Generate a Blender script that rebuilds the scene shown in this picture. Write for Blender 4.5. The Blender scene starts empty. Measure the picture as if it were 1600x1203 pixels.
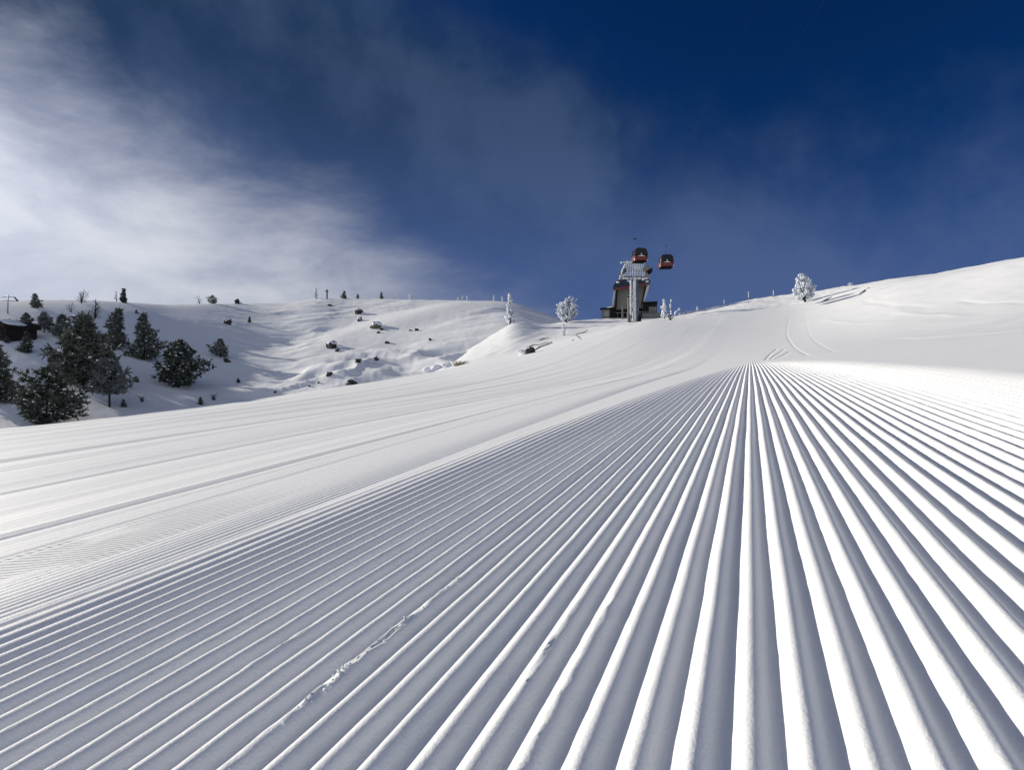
import bpy, math, random
import numpy as np
from mathutils import Vector, Matrix

R = math.radians
sc = bpy.context.scene
col = sc.collection

# ------------------------------------------------------------------ camera
cam_d = bpy.data.cameras.new('camera')
cam = bpy.data.objects.new('camera', cam_d)
col.objects.link(cam)
cam.location = (0, 0, 0)
cam.rotation_euler = (R(90), 0, 0)
cam_d.sensor_width = 36
cam_d.lens = 18
cam_d.clip_start = 0.02
cam_d.clip_end = 3000
sc.camera = cam

# ------------------------------------------------------------------ light
SUN_AZ, SUN_EL = 65.0, 18.0            # degrees left of the viewing direction, above the horizon
sd = Vector((-math.sin(R(SUN_AZ)) * math.cos(R(SUN_EL)), math.cos(R(SUN_AZ)) * math.cos(R(SUN_EL)), math.sin(R(SUN_EL))))
sun_d = bpy.data.lights.new('sun', 'SUN')
sun_d.energy = 3.6
sun_d.angle = R(0.5)
sun_d.color = (1.0, 0.935, 0.81)
sun = bpy.data.objects.new('sun', sun_d)
sun.rotation_euler = sd.to_track_quat('Z', 'Y').to_euler()
sun.location = sd * 200
col.objects.link(sun)

world = bpy.data.worlds.new('World')
sc.world = world
world.use_nodes = True


def nd(nt, typ, **kw):
    n = nt.nodes.new(typ)
    for k, v in kw.items():
        if k in ('operation', 'blend_type', 'data_type', 'sky_type', 'interpolation_type', 'noise_dimensions', 'clamp',
                 'attribute_name', 'interpolation', 'noise_type', 'feature', 'distance', 'wave_type', 'normalize',
                 'use_clamp', 'clamp_factor', 'bands_direction', 'musgrave_dimensions', 'invert'):
            setattr(n, k, v)
        else:
            n.inputs[k].default_value = v
    return n


def math_n(nt, op, a, b=None, clamp=False):
    n = nt.nodes.new('ShaderNodeMath')
    n.operation = op
    n.use_clamp = clamp
    for i, v in enumerate((a, b)):
        if v is None:
            continue
        if hasattr(v, 'is_linked') or hasattr(v, 'links'):
            nt.links.new(v, n.inputs[i])
        else:
            n.inputs[i].default_value = v
    return n.outputs[0]


def dot_n(nt, vec, c):
    n = nt.nodes.new('ShaderNodeVectorMath')
    n.operation = 'DOT_PRODUCT'
    nt.links.new(vec, n.inputs[0])
    n.inputs[1].default_value = c
    return n.outputs['Value']


def smooth_n(nt, v, lo, hi):
    n = nt.nodes.new('ShaderNodeMapRange')
    n.interpolation_type = 'SMOOTHSTEP'
    nt.links.new(v, n.inputs['Value'])
    n.inputs['From Min'].default_value = lo
    n.inputs['From Max'].default_value = hi
    return n.outputs['Result']


def mixc(nt, fac, a, b, mode='MIX'):
    n = nt.nodes.new('ShaderNodeMix')
    n.data_type = 'RGBA'
    n.blend_type = mode
    for s, v in ((n.inputs[0], fac), (n.inputs[6], a), (n.inputs[7], b)):
        if hasattr(v, 'links'):
            nt.links.new(v, s)
        else:
            s.default_value = v if not isinstance(v, tuple) else (*v, 1)
    return n.outputs[2]


def noise_n(nt, vec, scale, detail=5, rough=0.55, dist=0.0):
    n = nt.nodes.new('ShaderNodeTexNoise')
    nt.links.new(vec, n.inputs['Vector'])
    n.inputs['Scale'].default_value = scale
    n.inputs['Detail'].default_value = detail
    n.inputs['Roughness'].default_value = rough
    n.inputs['Distortion'].default_value = dist
    return n.outputs['Fac']


wt = world.node_tree
wt.nodes.clear()
w_out = wt.nodes.new('ShaderNodeOutputWorld')
w_bg = wt.nodes.new('ShaderNodeBackground')
wt.links.new(w_bg.outputs[0], w_out.inputs[0])
w_sky = wt.nodes.new('ShaderNodeTexSky')
w_sky.sky_type = 'NISHITA'
w_sky.sun_disc = False
w_sky.sun_elevation = R(SUN_EL)
w_sky.sun_rotation = R(-SUN_AZ)
w_sky.altitude = 2200
w_sky.air_density = 1.0
w_sky.dust_density = 0.2
w_sky.ozone_density = 4.0
SKY_STRENGTH = 0.06
w_bg.inputs['Strength'].default_value = SKY_STRENGTH
w_tc = wt.nodes.new('ShaderNodeTexCoord')
dirv = w_tc.outputs['Generated']
# deep mountain blue: contrast of the clear sky
K = 1.0 / SKY_STRENGTH / 2 ** 0.40
sky_g = wt.nodes.new('ShaderNodeGamma')
wt.links.new(w_sky.outputs[0], sky_g.inputs[0])
sky_g.inputs[1].default_value = 1.35
clear = mixc(wt, 1.0, sky_g.outputs[0], (0.055, 0.255, 0.405), 'MULTIPLY')
sxyz = wt.nodes.new('ShaderNodeSeparateXYZ')
wt.links.new(dirv, sxyz.inputs[0])
dx, dy, dz = sxyz.outputs
hr = math_n(wt, 'MAXIMUM', math_n(wt, 'SQRT', math_n(wt, 'ADD', math_n(wt, 'MULTIPLY', dx, dx), math_n(wt, 'MULTIPLY', dy, dy))), 0.05)
xr = math_n(wt, 'DIVIDE', dx, hr)
zr = math_n(wt, 'DIVIDE', dz, hr)
# cirrus sheet: noise in axes along and across the bands
mp = wt.nodes.new('ShaderNodeMapping')
mp.vector_type = 'POINT'
wt.links.new(dirv, mp.inputs['Vector'])
mp.inputs['Rotation'].default_value = (0, R(-31), R(15))
mp.inputs['Scale'].default_value = (1.0, 1.4, 2.4)
n_big = noise_n(wt, mp.outputs[0], 1.5, 4, 0.5, 0.4)
n_fine = noise_n(wt, mp.outputs[0], 3.6, 10, 0.60, 0.25)
n_soft = noise_n(wt, dirv, 3.3, 9, 0.58, 0.12)
w1 = math_n(wt, 'SUBTRACT', math_n(wt, 'SUBTRACT', 0.135, math_n(wt, 'MULTIPLY', xr, 0.54)), math_n(wt, 'MULTIPLY', zr, 1.12))
w1n = math_n(wt, 'ADD', w1, math_n(wt, 'MULTIPLY', math_n(wt, 'SUBTRACT', n_big, 0.5), 0.26))
w1n = math_n(wt, 'ADD', w1n, math_n(wt, 'MULTIPLY', math_n(wt, 'SUBTRACT', n_fine, 0.5), 0.26))
bright = smooth_n(wt, w1n, -0.14, 0.22)
w2 = math_n(wt, 'SUBTRACT', math_n(wt, 'SUBTRACT', 0.76, math_n(wt, 'MULTIPLY', xr, 0.55)), zr)
w2n = math_n(wt, 'ADD', w2, math_n(wt, 'MULTIPLY', math_n(wt, 'SUBTRACT', n_soft, 0.5), 0.62))
veil = smooth_n(wt, w2n, -0.06, 0.30)
low = smooth_n(wt, zr, 0.62, 0.12)
veil_a = mixc(wt, low, (0.017 * K, 0.040 * K, 0.094 * K), (0.062 * K, 0.108 * K, 0.26 * K))
veil_b = mixc(wt, low, (0.042 * K, 0.074 * K, 0.152 * K), (0.075 * K, 0.120 * K, 0.27 * K))
veil_c = mixc(wt, smooth_n(wt, n_soft, 0.40, 0.62), veil_a, veil_b)
sdot = math_n(wt, 'MAXIMUM', dot_n(wt, dirv, tuple(sd)), 0.0)
glow = math_n(wt, 'ADD', 1.0, math_n(wt, 'MULTIPLY', math_n(wt, 'POWER', sdot, 7.0), 0.75))
white_c = mixc(wt, smooth_n(wt, n_fine, 0.3, 0.7), (0.37 * K, 0.40 * K, 0.49 * K), (0.53 * K, 0.55 * K, 0.61 * K))
gl = wt.nodes.new('ShaderNodeVectorMath')
gl.operation = 'SCALE'
wt.links.new(white_c, gl.inputs[0])
wt.links.new(glow, gl.inputs['Scale'])
white_c = gl.outputs[0]
c1 = mixc(wt, math_n(wt, 'MULTIPLY', veil, 0.94), clear, veil_c)
c2 = mixc(wt, math_n(wt, 'MULTIPLY', bright, 0.97), c1, white_c)
# bright cloud added over the unseen sky behind the standpoint, to lift the shade
rear_fill = math_n(wt, 'MULTIPLY', smooth_n(wt, math_n(wt, 'ADD', dy, math_n(wt, 'MULTIPLY', n_soft, 0.25)), 0.25, -0.55), 0.9)
c2 = mixc(wt, rear_fill, c2, (0.38 * K, 0.42 * K, 0.52 * K))
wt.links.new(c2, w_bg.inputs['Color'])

sc.view_settings.view_transform = 'Standard'
sc.view_settings.look = 'None'
sc.view_settings.exposure = 0.40
sc.view_settings.gamma = 1.0
sc.view_settings.use_curve_mapping = False
sc.render.engine = 'CYCLES'
sc.cycles.max_bounces = 10
sc.cycles.diffuse_bounces = 8
sc.cycles.use_denoising = True

# ------------------------------------------------------------------ noise
_rng = np.random.default_rng(11)
_perm = _rng.permutation(256)
_perm = np.concatenate([_perm, _perm])
_gr = _rng.normal(size=(256, 2))
_gr /= np.linalg.norm(_gr, axis=1, keepdims=True)


def pnoise(x, y):
    x = np.asarray(x, float)
    y = np.asarray(y, float)
    xi = np.floor(x).astype(int)
    yi = np.floor(y).astype(int)
    xf = x - xi
    yf = y - yi
    u = xf ** 3 * (xf * (xf * 6 - 15) + 10)
    v = yf ** 3 * (yf * (yf * 6 - 15) + 10)

    def g(ix, iy, dx, dy):
        h = _perm[(_perm[ix & 255] + iy) & 255]
        return _gr[h, 0] * dx + _gr[h, 1] * dy
    a = g(xi, yi, xf, yf)
    b = g(xi + 1, yi, xf - 1, yf)
    c = g(xi, yi + 1, xf, yf - 1)
    d = g(xi + 1, yi + 1, xf - 1, yf - 1)
    return (a * (1 - u) + b * u) * (1 - v) + (c * (1 - u) + d * u) * v


def fbm(x, y, oct=4, gain=0.5):
    s = 0
    a = 1.0
    f = 1.0
    for i in range(oct):
        s = s + a * pnoise(x * f + 17.3 * i, y * f - 9.1 * i)
        a *= gain
        f *= 2.03
    return s


def sstep(t):
    t = np.clip(t, 0, 1)
    return t * t * (3 - 2 * t)


# ------------------------------------------------------------------ terrain
# The slope is described by how steeply each line of sight from the standpoint climbs: z = y * slope(a, y), a = x / y.
def tab(pairs, sig=0.09):
    p = np.array(pairs, float)
    a = np.arange(-3.0, 3.0, 0.002)
    v = np.interp(a, (p[:, 0] - 800) / 800, p[:, 1])
    k = np.arange(-int(sig * 3 / 0.002), int(sig * 3 / 0.002) + 1) * 0.002
    w = np.exp(-0.5 * (k / sig) ** 2)
    w /= w.sum()
    n = len(k) // 2
    vp = np.concatenate([np.full(n, v[0]), v, np.full(n, v[-1])])
    return a, np.convolve(vp, w, 'valid')


def tabE(pairs, sig=0.02):
    a, py = tab(pairs, sig)
    return a, (601.5 - py) / 800


E1 = tabE([(-400, 716), (0, 670), (100, 661), (200, 650), (300, 638), (400, 624), (500, 609), (600, 594.5), (700, 578), (800, 556),
           (850, 543), (900, 530), (950, 517), (1000, 506), (1050, 500), (1100, 494), (1200, 482), (1250, 475), (1300, 463),
           (1400, 441), (1500, 424), (1600, 404.5), (1900, 350), (2400, 300)])
Y1 = tab([(-400, 26), (0, 32), (200, 36), (400, 44), (600, 50), (800, 50), (1000, 57), (1150, 64), (1260, 68), (1400, 51), (1600, 38), (2000, 31)], 0.07)
E2 = tabE([(-400, 860), (0, 800), (400, 740), (600, 634), (690, 574), (730, 545), (760, 528), (780, 517), (792, 508), (802, 503.5), (812, 502.5),
           (824, 504), (838, 506), (860, 506), (880, 502), (900, 500), (940, 498), (1000, 498), (1040, 495), (1060, 491.5),
           (1100, 483), (1170, 468.5), (1250, 457.5), (1300, 450.5), (1330, 446), (1400, 436), (1450, 430), (1500, 421),
           (1550, 412.5), (1600, 403), (1900, 352), (2400, 306)], 0.008)
Y2 = tab([(-400, 44), (0, 52), (600, 74), (800, 78), (900, 96), (1000, 104), (1100, 100), (1200, 92), (1300, 84), (1400, 68), (1600, 54), (2000, 48)])
PX, PY = 0.107, 0.0334
H0 = 0.40


def terr(x, y, fine=True):
    x = np.asarray(x, float)
    y = np.asarray(y, float)
    ys = np.maximum(y, 6.0)
    a = np.clip(x / ys, -1.5, 2.0)
    plane = -H0 + PY * y + PX * x
    D = -0.009 * sstep((y - 2.0) / 11.0)
    y1 = np.interp(a, *Y1)
    e1 = np.interp(a, *E1)
    y2 = np.interp(a, *Y2)
    e2 = np.interp(a, *E2)
    # pure plane in the same terms, at the crest
    p1 = -H0 / y1 + PY + PX * a - 0.009
    t = np.clip((y - 13) / (y1 - 13), 0, 1)
    S = np.where(t > 0, 0.35 * t + 0.65 * sstep(t), 0)
    z = plane + y * D + y * (e1 - p1) * S * (y > 0)
    t2 = np.clip((y - y1) / (y2 - y1), 0, 1)
    zz = y * (e1 + (e2 - e1) * (0.5 * t2 + 0.5 * sstep(t2)))
    z = np.where(y > y1, zz, z)
    z2 = y2 * e2 - 0.22 * (y - y2) - 0.002 * (y - y2) ** 2
    z = np.where(y > y2, np.maximum(z2, -30 + 0 * z2), z)
    U = x - 0.465 * y
    V = (0.465 * x + y) / 1.103
    # undulation of the groomed part, then wind-worked snow beyond the crest and on the right bank
    z = z + 0.006 * fbm(U * 0.5, V * 0.35, 3) * sstep(V / 3 + 0.3)
    z = z + sstep((y - 22) / 25) * 0.10 * fbm(x * 0.06 + 3, y * 0.05, 3)
    bank = sstep((U - 3) / 9) * sstep((y - 7) / 10)
    z = z + bank * (0.16 * fbm(x * 0.05, y * 0.22 + x * 0.03, 4) + 0.05 * fbm(x * 0.3, y * 1.1, 3))
    off = sstep((y - y1 - 1) / 6)
    z = z + off * (0.20 * fbm(x * 0.12, y * 0.16, 4) + 0.09 * fbm(x * 0.55, y * 0.6, 4))
    # the uncombed strip behind the top edge of the piste starts with a low bank
    z = z - 0.35 * np.exp(-((y - y1 - 2.5) / 1.6) ** 2) * sstep((a - 0.2) / 0.06) * (1 - sstep((a - 0.62) / 0.08))
    return z


EH = tabE([(-400, 462), (0, 469), (60, 468), (130, 468.5), (200, 472), (260, 476.5), (320, 474.5), (400, 474.5), (445, 474), (480, 468),
           (520, 465.5), (600, 466.5), (680, 469), (740, 469.5), (790, 471), (812, 475), (830, 482), (855, 491), (880, 499), (920, 512),
           (1000, 540), (1200, 560)])
YH = tab([(-400, 66), (0, 78), (200, 96), (320, 120), (450, 150), (560, 146), (700, 126), (800, 112), (900, 105), (1200, 100)], 0.10)


def rid(x, y):
    return 1 - np.abs(2 * fbm(x, y, 3))


def hill(x, y):
    x = np.asarray(x, float)
    y = np.asarray(y, float)
    ys = np.maximum(y, 12.0)
    a = np.clip(x / ys, -2.4, 0.5)
    y1 = np.interp(a, *Y1)
    e1 = np.interp(a, *E1)
    eh = np.interp(a, *EH)
    yh = np.interp(a, *YH)
    yb = y1 + 2
    t = (y - yb) / (yh - yb)
    tc = np.clip(t, 0, 1)
    eb = e1 - 0.055
    f = 1 - (1 - tc) ** 1.75
    z = y * (eb + (eh - eb) * f)
    z = np.where(t < 0, z + (yb - y) * -0.3, z)
    z = np.where(t > 1, yh * eh - 0.06 * (y - yh) - 0.0012 * (y - yh) ** 2, z)
    amp = sstep(tc / 0.12) * (1 - 0.85 * sstep((tc - 0.72) / 0.26))
    mid = sstep((a + 0.62) / 0.25)
    # long low drifts with a lee side, hummocks between
    wx = x + 6 * fbm(x * 0.025, y * 0.025, 2)
    wy = y + 6 * fbm(x * 0.025 + 9, y * 0.025, 2)
    z = z + amp * (0.30 + 1.2 * mid) * 1.5 * fbm(wx * 0.030, wy * 0.034, 2)
    hum = sstep((fbm(wx * 0.02 + 40, wy * 0.025, 2) + 0.15) / 0.4)
    z = z + amp * mid * hum * 1.0 * (rid(wx * 0.055 + 3.1, wy * 0.09) - 0.55)
    z = z + amp * mid * (0.12 + 0.88 * hum) * 0.40 * fbm(wx * 0.17, wy * 0.30, 4) + amp * 0.035 * fbm(x * 0.6, y * 0.7, 3)
    z = z + amp * mid * 0.60 * (rid(wx * 0.042 + 7.7, wy * 0.16 + 2.0) - 0.6) * sstep((fbm(wx * 0.03 - 9, wy * 0.03, 2) + 0.2) / 0.35)
    z = z + (1 - amp) * 0.05 * fbm(x * 0.3, y * 0.3, 3)
    return z


def ray_ground(px, py, fn, lo, hi):
    a = (px - 800) / 800
    e = (601.5 - py) / 800
    ys = np.linspace(lo, hi, 4000)
    g = fn(a * ys, ys)
    hit = np.nonzero(g >= e * ys)[0]
    if len(hit):
        i = hit[0]
    else:
        i = int(np.argmax(g / ys))
    return float(a * ys[i]), float(ys[i]), float(g[i])


def on_hill(px, py):
    a = (px - 800) / 800
    y1 = float(np.interp(a, *Y1))
    return ray_ground(px, py, lambda x, y: np.maximum(hill(x, y), terr(x, y)), y1 + 0.5, 170)


def on_slope(px, py):
    return ray_ground(px, py, terr, 14, 112)


# ------------------------------------------------------------------ mesh helpers
# parts made of countless bits too small to pick apart (needles, lumps of snow and rime)
LOOSE = ('crown', 'clinging_snow', 'rime', 'mast_rime', 'frame_rime', 'ladder_rime', 'roof_snow')


class MB:
    def __init__(self):
        self.v = []
        self.f = []

    def add(self, vs, fs):
        o = len(self.v)
        self.v.extend([tuple(p) for p in vs])
        self.f.extend([tuple(i + o for i in f) for f in fs])

    def box(self, c, s, m=None, taper=(1, 1)):
        x, y, z = s[0] / 2, s[1] / 2, s[2] / 2
        vs = []
        for dz in (-1, 1):
            tx, ty = (1, 1) if dz < 0 else taper
            for dx, dy in ((-1, -1), (1, -1), (1, 1), (-1, 1)):
                p = Vector((dx * x * tx, dy * y * ty, dz * z))
                if m is not None:
                    p = m @ p
                vs.append(p + Vector(c))
        self.add(vs, [(3, 2, 1, 0), (4, 5, 6, 7), (0, 1, 5, 4), (1, 2, 6, 5), (2, 3, 7, 6), (3, 0, 4, 7)])

    def tube(self, pts, rads, n=7, cap=True):
        pts = [Vector(p) for p in pts]
        rings = []
        for i, p in enumerate(pts):
            d = (pts[min(i + 1, len(pts) - 1)] - pts[max(i - 1, 0)])
            if d.length < 1e-9:
                d = Vector((0, 0, 1))
            d.normalize()
            s = d.cross(Vector((0, 0, 1)) if abs(d.z) < 0.9 else Vector((1, 0, 0))).normalized()
            u = d.cross(s)
            r = rads[i] if hasattr(rads, '__len__') else rads
            rings.append([p + (s * math.cos(2 * math.pi * k / n) + u * math.sin(2 * math.pi * k / n)) * r for k in range(n)])
        vs = [p for r_ in rings for p in r_]
        fs = []
        for i in range(len(pts) - 1):
            for k in range(n):
                k2 = (k + 1) % n
                fs.append((i * n + k, i * n + k2, (i + 1) * n + k2, (i + 1) * n + k))
        if cap:
            fs.append(tuple(range(n - 1, -1, -1)))
            fs.append(tuple((len(pts) - 1) * n + k for k in range(n)))
        self.add(vs, fs)

    def blob(self, c, r, rng, sq=(1, 1, 1), jit=0.25, n=6, m=4):
        vs = [(c[0], c[1], c[2] - r * sq[2])]
        for j in range(1, m):
            th = math.pi * j / m
            for k in range(n):
                ph = 2 * math.pi * (k + 0.5 * (j % 2)) / n
                q = r * (1 + jit * (rng.random() * 2 - 1))
                vs.append((c[0] + q * sq[0] * math.sin(th) * math.cos(ph), c[1] + q * sq[1] * math.sin(th) * math.sin(ph),
                           c[2] - q * sq[2] * math.cos(th)))
        vs.append((c[0], c[1], c[2] + r * sq[2] * (1 + jit * (rng.random() - .5))))
        fs = []
        for k in range(n):
            fs.append((0, 1 + (k + 1) % n, 1 + k))
            fs.append((len(vs) - 1, 1 + (m - 2) * n + k, 1 + (m - 2) * n + (k + 1) % n))
        for j in range(m - 2):
            for k in range(n):
                k2 = (k + 1) % n
                fs.append((1 + j * n + k, 1 + j * n + k2, 1 + (j + 1) * n + k2, 1 + (j + 1) * n + k))
        self.add(vs, fs)

    def prism(self, prof, d0, d1, m=None):
        """prof: (x, z) outline; extruded along y from d0 to d1."""
        n = len(prof)
        vs = [Vector((p[0], d0, p[1])) for p in prof] + [Vector((p[0], d1, p[1])) for p in prof]
        if m is not None:
            vs = [m @ v for v in vs]
        fs = [tuple(range(n)), tuple(range(2 * n - 1, n - 1, -1))]
        for k in range(n):
            k2 = (k + 1) % n
            fs.append((k, n + k, n + k2, k2))
        self.add(vs, fs)

    def build(self, name, mat, parent=None, smooth=False, loc=None):
        me = bpy.data.meshes.new(name)
        me.from_pydata([tuple(v) for v in self.v], [], self.f)
        if smooth:
            me.polygons.foreach_set('use_smooth', [True] * len(me.polygons))
        me.materials.append(mat)
        me.update()
        o = bpy.data.objects.new(name, me)
        col.objects.link(o)
        if parent is not None:
            o.parent = parent
            if name in LOOSE:
                o['kind'] = 'stuff'
        if loc is not None:
            o.location = loc
        return o


def grid_obj(name, X, Y, Z, mat, uv=None):
    nr, nc = X.shape
    me = bpy.data.meshes.new(name)
    me.vertices.add(nr * nc)
    me.vertices.foreach_set('co', np.stack([X, Y, Z], -1).astype(np.float32).ravel())
    idx = np.arange(nr * nc).reshape(nr, nc)
    q = np.stack([idx[:-1, :-1], idx[:-1, 1:], idx[1:, 1:], idx[1:, :-1]], -1).reshape(-1, 4)
    me.loops.add(q.size)
    me.polygons.add(len(q))
    me.polygons.foreach_set('loop_start', np.arange(0, q.size, 4, dtype=np.int32))
    me.loops.foreach_set('vertex_index', q.astype(np.int32).ravel())
    me.polygons.foreach_set('use_smooth', np.ones(len(q), dtype=bool))
    if uv is not None:
        at = me.attributes.new('track_uv', 'FLOAT_VECTOR', 'POINT')
        at.data.foreach_set('vector', np.stack([uv[0], uv[1], np.zeros_like(uv[0])], -1).astype(np.float32).ravel())
    me.materials.append(mat)
    me.update(calc_edges=True)
    me.validate()
    o = bpy.data.objects.new(name, me)
    col.objects.link(o)
    return o


# ------------------------------------------------------------------ materials
def new_mat(name):
    m = bpy.data.materials.new(name)
    m.use_nodes = True
    nt = m.node_tree
    b = nt.nodes['Principled BSDF']
    return m, nt, b


def snow_mat(name, tracks=False, base=(0.92, 0.925, 0.935), grain=1.0):
    m, nt, b = new_mat(name)
    tc = nt.nodes.new('ShaderNodeTexCoord')
    obj = tc.outputs['Object']
    n1 = noise_n(nt, obj, 0.35, 6, 0.6)
    b.inputs['Roughness'].default_value = 0.62
    b.inputs['Specular IOR Level'].default_value = 0.18
    c = mixc(nt, n1, (base[0] * 0.96, base[1] * 0.965, base[2] * 0.975), base)
    nt.links.new(c, b.inputs['Base Color'])
    n2 = noise_n(nt, obj, 260.0, 3, 0.6)
    n3 = noise_n(nt, obj, 28.0, 5, 0.6)
    h = math_n(nt, 'ADD', math_n(nt, 'MULTIPLY', n2, 0.0009 * grain), math_n(nt, 'MULTIPLY', n3, 0.0014 * grain))
    if tracks:
        at = nt.nodes.new('ShaderNodeAttribute')
        at.attribute_name = 'track_uv'
        sx = nt.nodes.new('ShaderNodeSeparateXYZ')
        nt.links.new(at.outputs['Vector'], sx.inputs[0])
        u, v = sx.outputs[0], sx.outputs[1]
        # curved marks of the machine's track, a band left of the combed strip
        c0 = math_n(nt, 'ADD', u, 1.96)
        bend = math_n(nt, 'MULTIPLY', math_n(nt, 'POWER', math_n(nt, 'ABSOLUTE', math_n(nt, 'ADD', c0, 0.30)), 1.7), 0.52)
        wv = math_n(nt, 'SUBTRACT', v, bend)
        nz = noise_n(nt, at.outputs['Vector'], 3.0, 3)
        wv = math_n(nt, 'ADD', wv, math_n(nt, 'MULTIPLY', nz, 0.022))
        st = math_n(nt, 'SINE', math_n(nt, 'MULTIPLY', wv, 2 * math.pi / 0.0245))
        st = math_n(nt, 'POWER', math_n(nt, 'MAXIMUM', st, 0.0), 2.0)
        edge = math_n(nt, 'MULTIPLY', smooth_n(nt, u, -2.21, -2.16), math_n(nt, 'SUBTRACT', 1.0, smooth_n(nt, u, -1.80, -1.75)))
        fade = math_n(nt, 'SUBTRACT', 1.0, smooth_n(nt, v, 0.95, 1.75))
        patch = smooth_n(nt, noise_n(nt, at.outputs['Vector'], 2.3, 2), 0.34, 0.5)
        k = math_n(nt, 'MULTIPLY', math_n(nt, 'MULTIPLY', edge, fade), patch)
        h = math_n(nt, 'SUBTRACT', h, math_n(nt, 'MULTIPLY', math_n(nt, 'MULTIPLY', st, k), 0.008))
        # fine drawn-out scratches along the direction of travel
        mpn = nt.nodes.new('ShaderNodeMapping')
        nt.links.new(at.outputs['Vector'], mpn.inputs['Vector'])
        mpn.inputs['Scale'].default_value = (9.0, 0.12, 1.0)
        n4 = noise_n(nt, mpn.outputs[0], 1.0, 6, 0.65)
        left = math_n(nt, 'SUBTRACT', 1.0, smooth_n(nt, u, -2.6, -1.6))
        h = math_n(nt, 'ADD', h, math_n(nt, 'MULTIPLY', math_n(nt, 'MULTIPLY', n4, left), 0.011))
    bp = nt.nodes.new('ShaderNodeBump')
    bp.inputs['Strength'].default_value = 0.9
    bp.inputs['Distance'].default_value = 1.0
    nt.links.new(h, bp.inputs['Height'])
    nt.links.new(bp.outputs[0], b.inputs['Normal'])
    return m


def plain_mat(name, c1, c2=None, rough=0.6, scale=6.0, spec=0.3, metal=0.0, bump=0.0, coat=0.0):
    m, nt, b = new_mat(name)
    tc = nt.nodes.new('ShaderNodeTexCoord')
    n = noise_n(nt, tc.outputs['Object'], scale, 6, 0.62)
    nt.links.new(mixc(nt, smooth_n(nt, n, 0.3, 0.7), c1, c2 or tuple(x * 0.75 for x in c1)), b.inputs['Base Color'])
    b.inputs['Roughness'].default_value = rough
    b.inputs['Specular IOR Level'].default_value = spec
    b.inputs['Metallic'].default_value = metal
    if coat:
        b.inputs['Coat Weight'].default_value = coat
    if bump:
        bp = nt.nodes.new('ShaderNodeBump')
        bp.inputs['Distance'].default_value = bump
        nt.links.new(n, bp.inputs['Height'])
        nt.links.new(bp.outputs[0], b.inputs['Normal'])
    return m


M_piste = snow_mat('groomed_snow', tracks=True)
M_snow = snow_mat('hill_snow', grain=2.5)
M_tsnow = plain_mat('clinging_snow', (0.86, 0.88, 0.91), (0.78, 0.80, 0.84), 0.65, 3, 0.2, bump=0.02)
M_rime = plain_mat('rime', (0.80, 0.83, 0.87), (0.62, 0.66, 0.72), 0.75, 9, 0.2, bump=0.03)
M_needle = plain_mat('dark_needles', (0.120, 0.134, 0.108), (0.030, 0.042, 0.032), 0.7, 0.9, 0.25)
M_needle2 = plain_mat('grey_green_needles', (0.21, 0.22, 0.185), (0.065, 0.075, 0.062), 0.75, 0.9, 0.2)
M_needle3 = plain_mat('frosted_needles', (0.26, 0.275, 0.27), (0.09, 0.10, 0.10), 0.8, 2, 0.2)
M_bark = plain_mat('bark', (0.055, 0.045, 0.038), (0.025, 0.021, 0.019), 0.85, 5, 0.15, bump=0.02)
M_twig = plain_mat('bare_twigs', (0.07, 0.062, 0.058), (0.035, 0.031, 0.03), 0.85, 5, 0.15)
M_rock = plain_mat('rock', (0.075, 0.072, 0.07), (0.022, 0.022, 0.024), 0.85, 2.5, 0.2, bump=0.05)
M_rockg = plain_mat('lichen_rock', (0.20, 0.21, 0.14), (0.10, 0.11, 0.08), 0.85, 2.5, 0.2, bump=0.05)
M_grass = plain_mat('dry_grass', (0.46, 0.42, 0.31), (0.28, 0.25, 0.18), 0.85, 3, 0.15)
M_red = plain_mat('red_paint', (0.155, 0.017, 0.009), (0.125, 0.013, 0.007), 0.35, 2, 0.5, coat=0.3)
M_glass = plain_mat('dark_glazing', (0.006, 0.007, 0.009), (0.010, 0.011, 0.013), 0.12, 2, 0.4)
M_under = plain_mat('underside_rubber', (0.006, 0.006, 0.007), (0.010, 0.010, 0.011), 0.95, 2, 0.02)
M_navy = plain_mat('navy_cladding', (0.012, 0.017, 0.040), (0.020, 0.026, 0.055), 0.4, 1, 0.4)
M_beige = plain_mat('beige_panel', (0.24, 0.23, 0.195), (0.20, 0.19, 0.165), 0.6, 0.4, 0.3)
M_white = plain_mat('white_metal', (0.72, 0.73, 0.74), (0.62, 0.63, 0.64), 0.5, 1, 0.4)
M_black = plain_mat('black_steel', (0.010, 0.010, 0.011), (0.016, 0.016, 0.017), 0.7, 2, 0.15)
M_grey = plain_mat('galvanised_steel', (0.30, 0.31, 0.32), (0.21, 0.22, 0.23), 0.5, 3, 0.4, 0.3)
M_mast = plain_mat('dark_mast_steel', (0.13, 0.135, 0.16), (0.09, 0.095, 0.115), 0.6, 2, 0.3)
M_conc = plain_mat('concrete', (0.22, 0.215, 0.20), (0.14, 0.137, 0.13), 0.85, 1.2, 0.2, bump=0.01)
M_wood = plain_mat('dark_timber', (0.030, 0.022, 0.020), (0.016, 0.012, 0.011), 0.8, 3, 0.2)
M_logo = plain_mat('white_print', (0.8, 0.8, 0.78), (0.75, 0.75, 0.73), 0.6, 2, 0.3)
M_blue = plain_mat('light_blue_sign', (0.15, 0.48, 0.68), (0.12, 0.42, 0.62), 0.5, 2, 0.3)
M_feather = plain_mat('dark_feathers', (0.02, 0.02, 0.025), (0.012, 0.012, 0.014), 0.7, 10, 0.3)

# ------------------------------------------------------------------ the groomed slope, one sheet
PER = 0.0551


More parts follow.
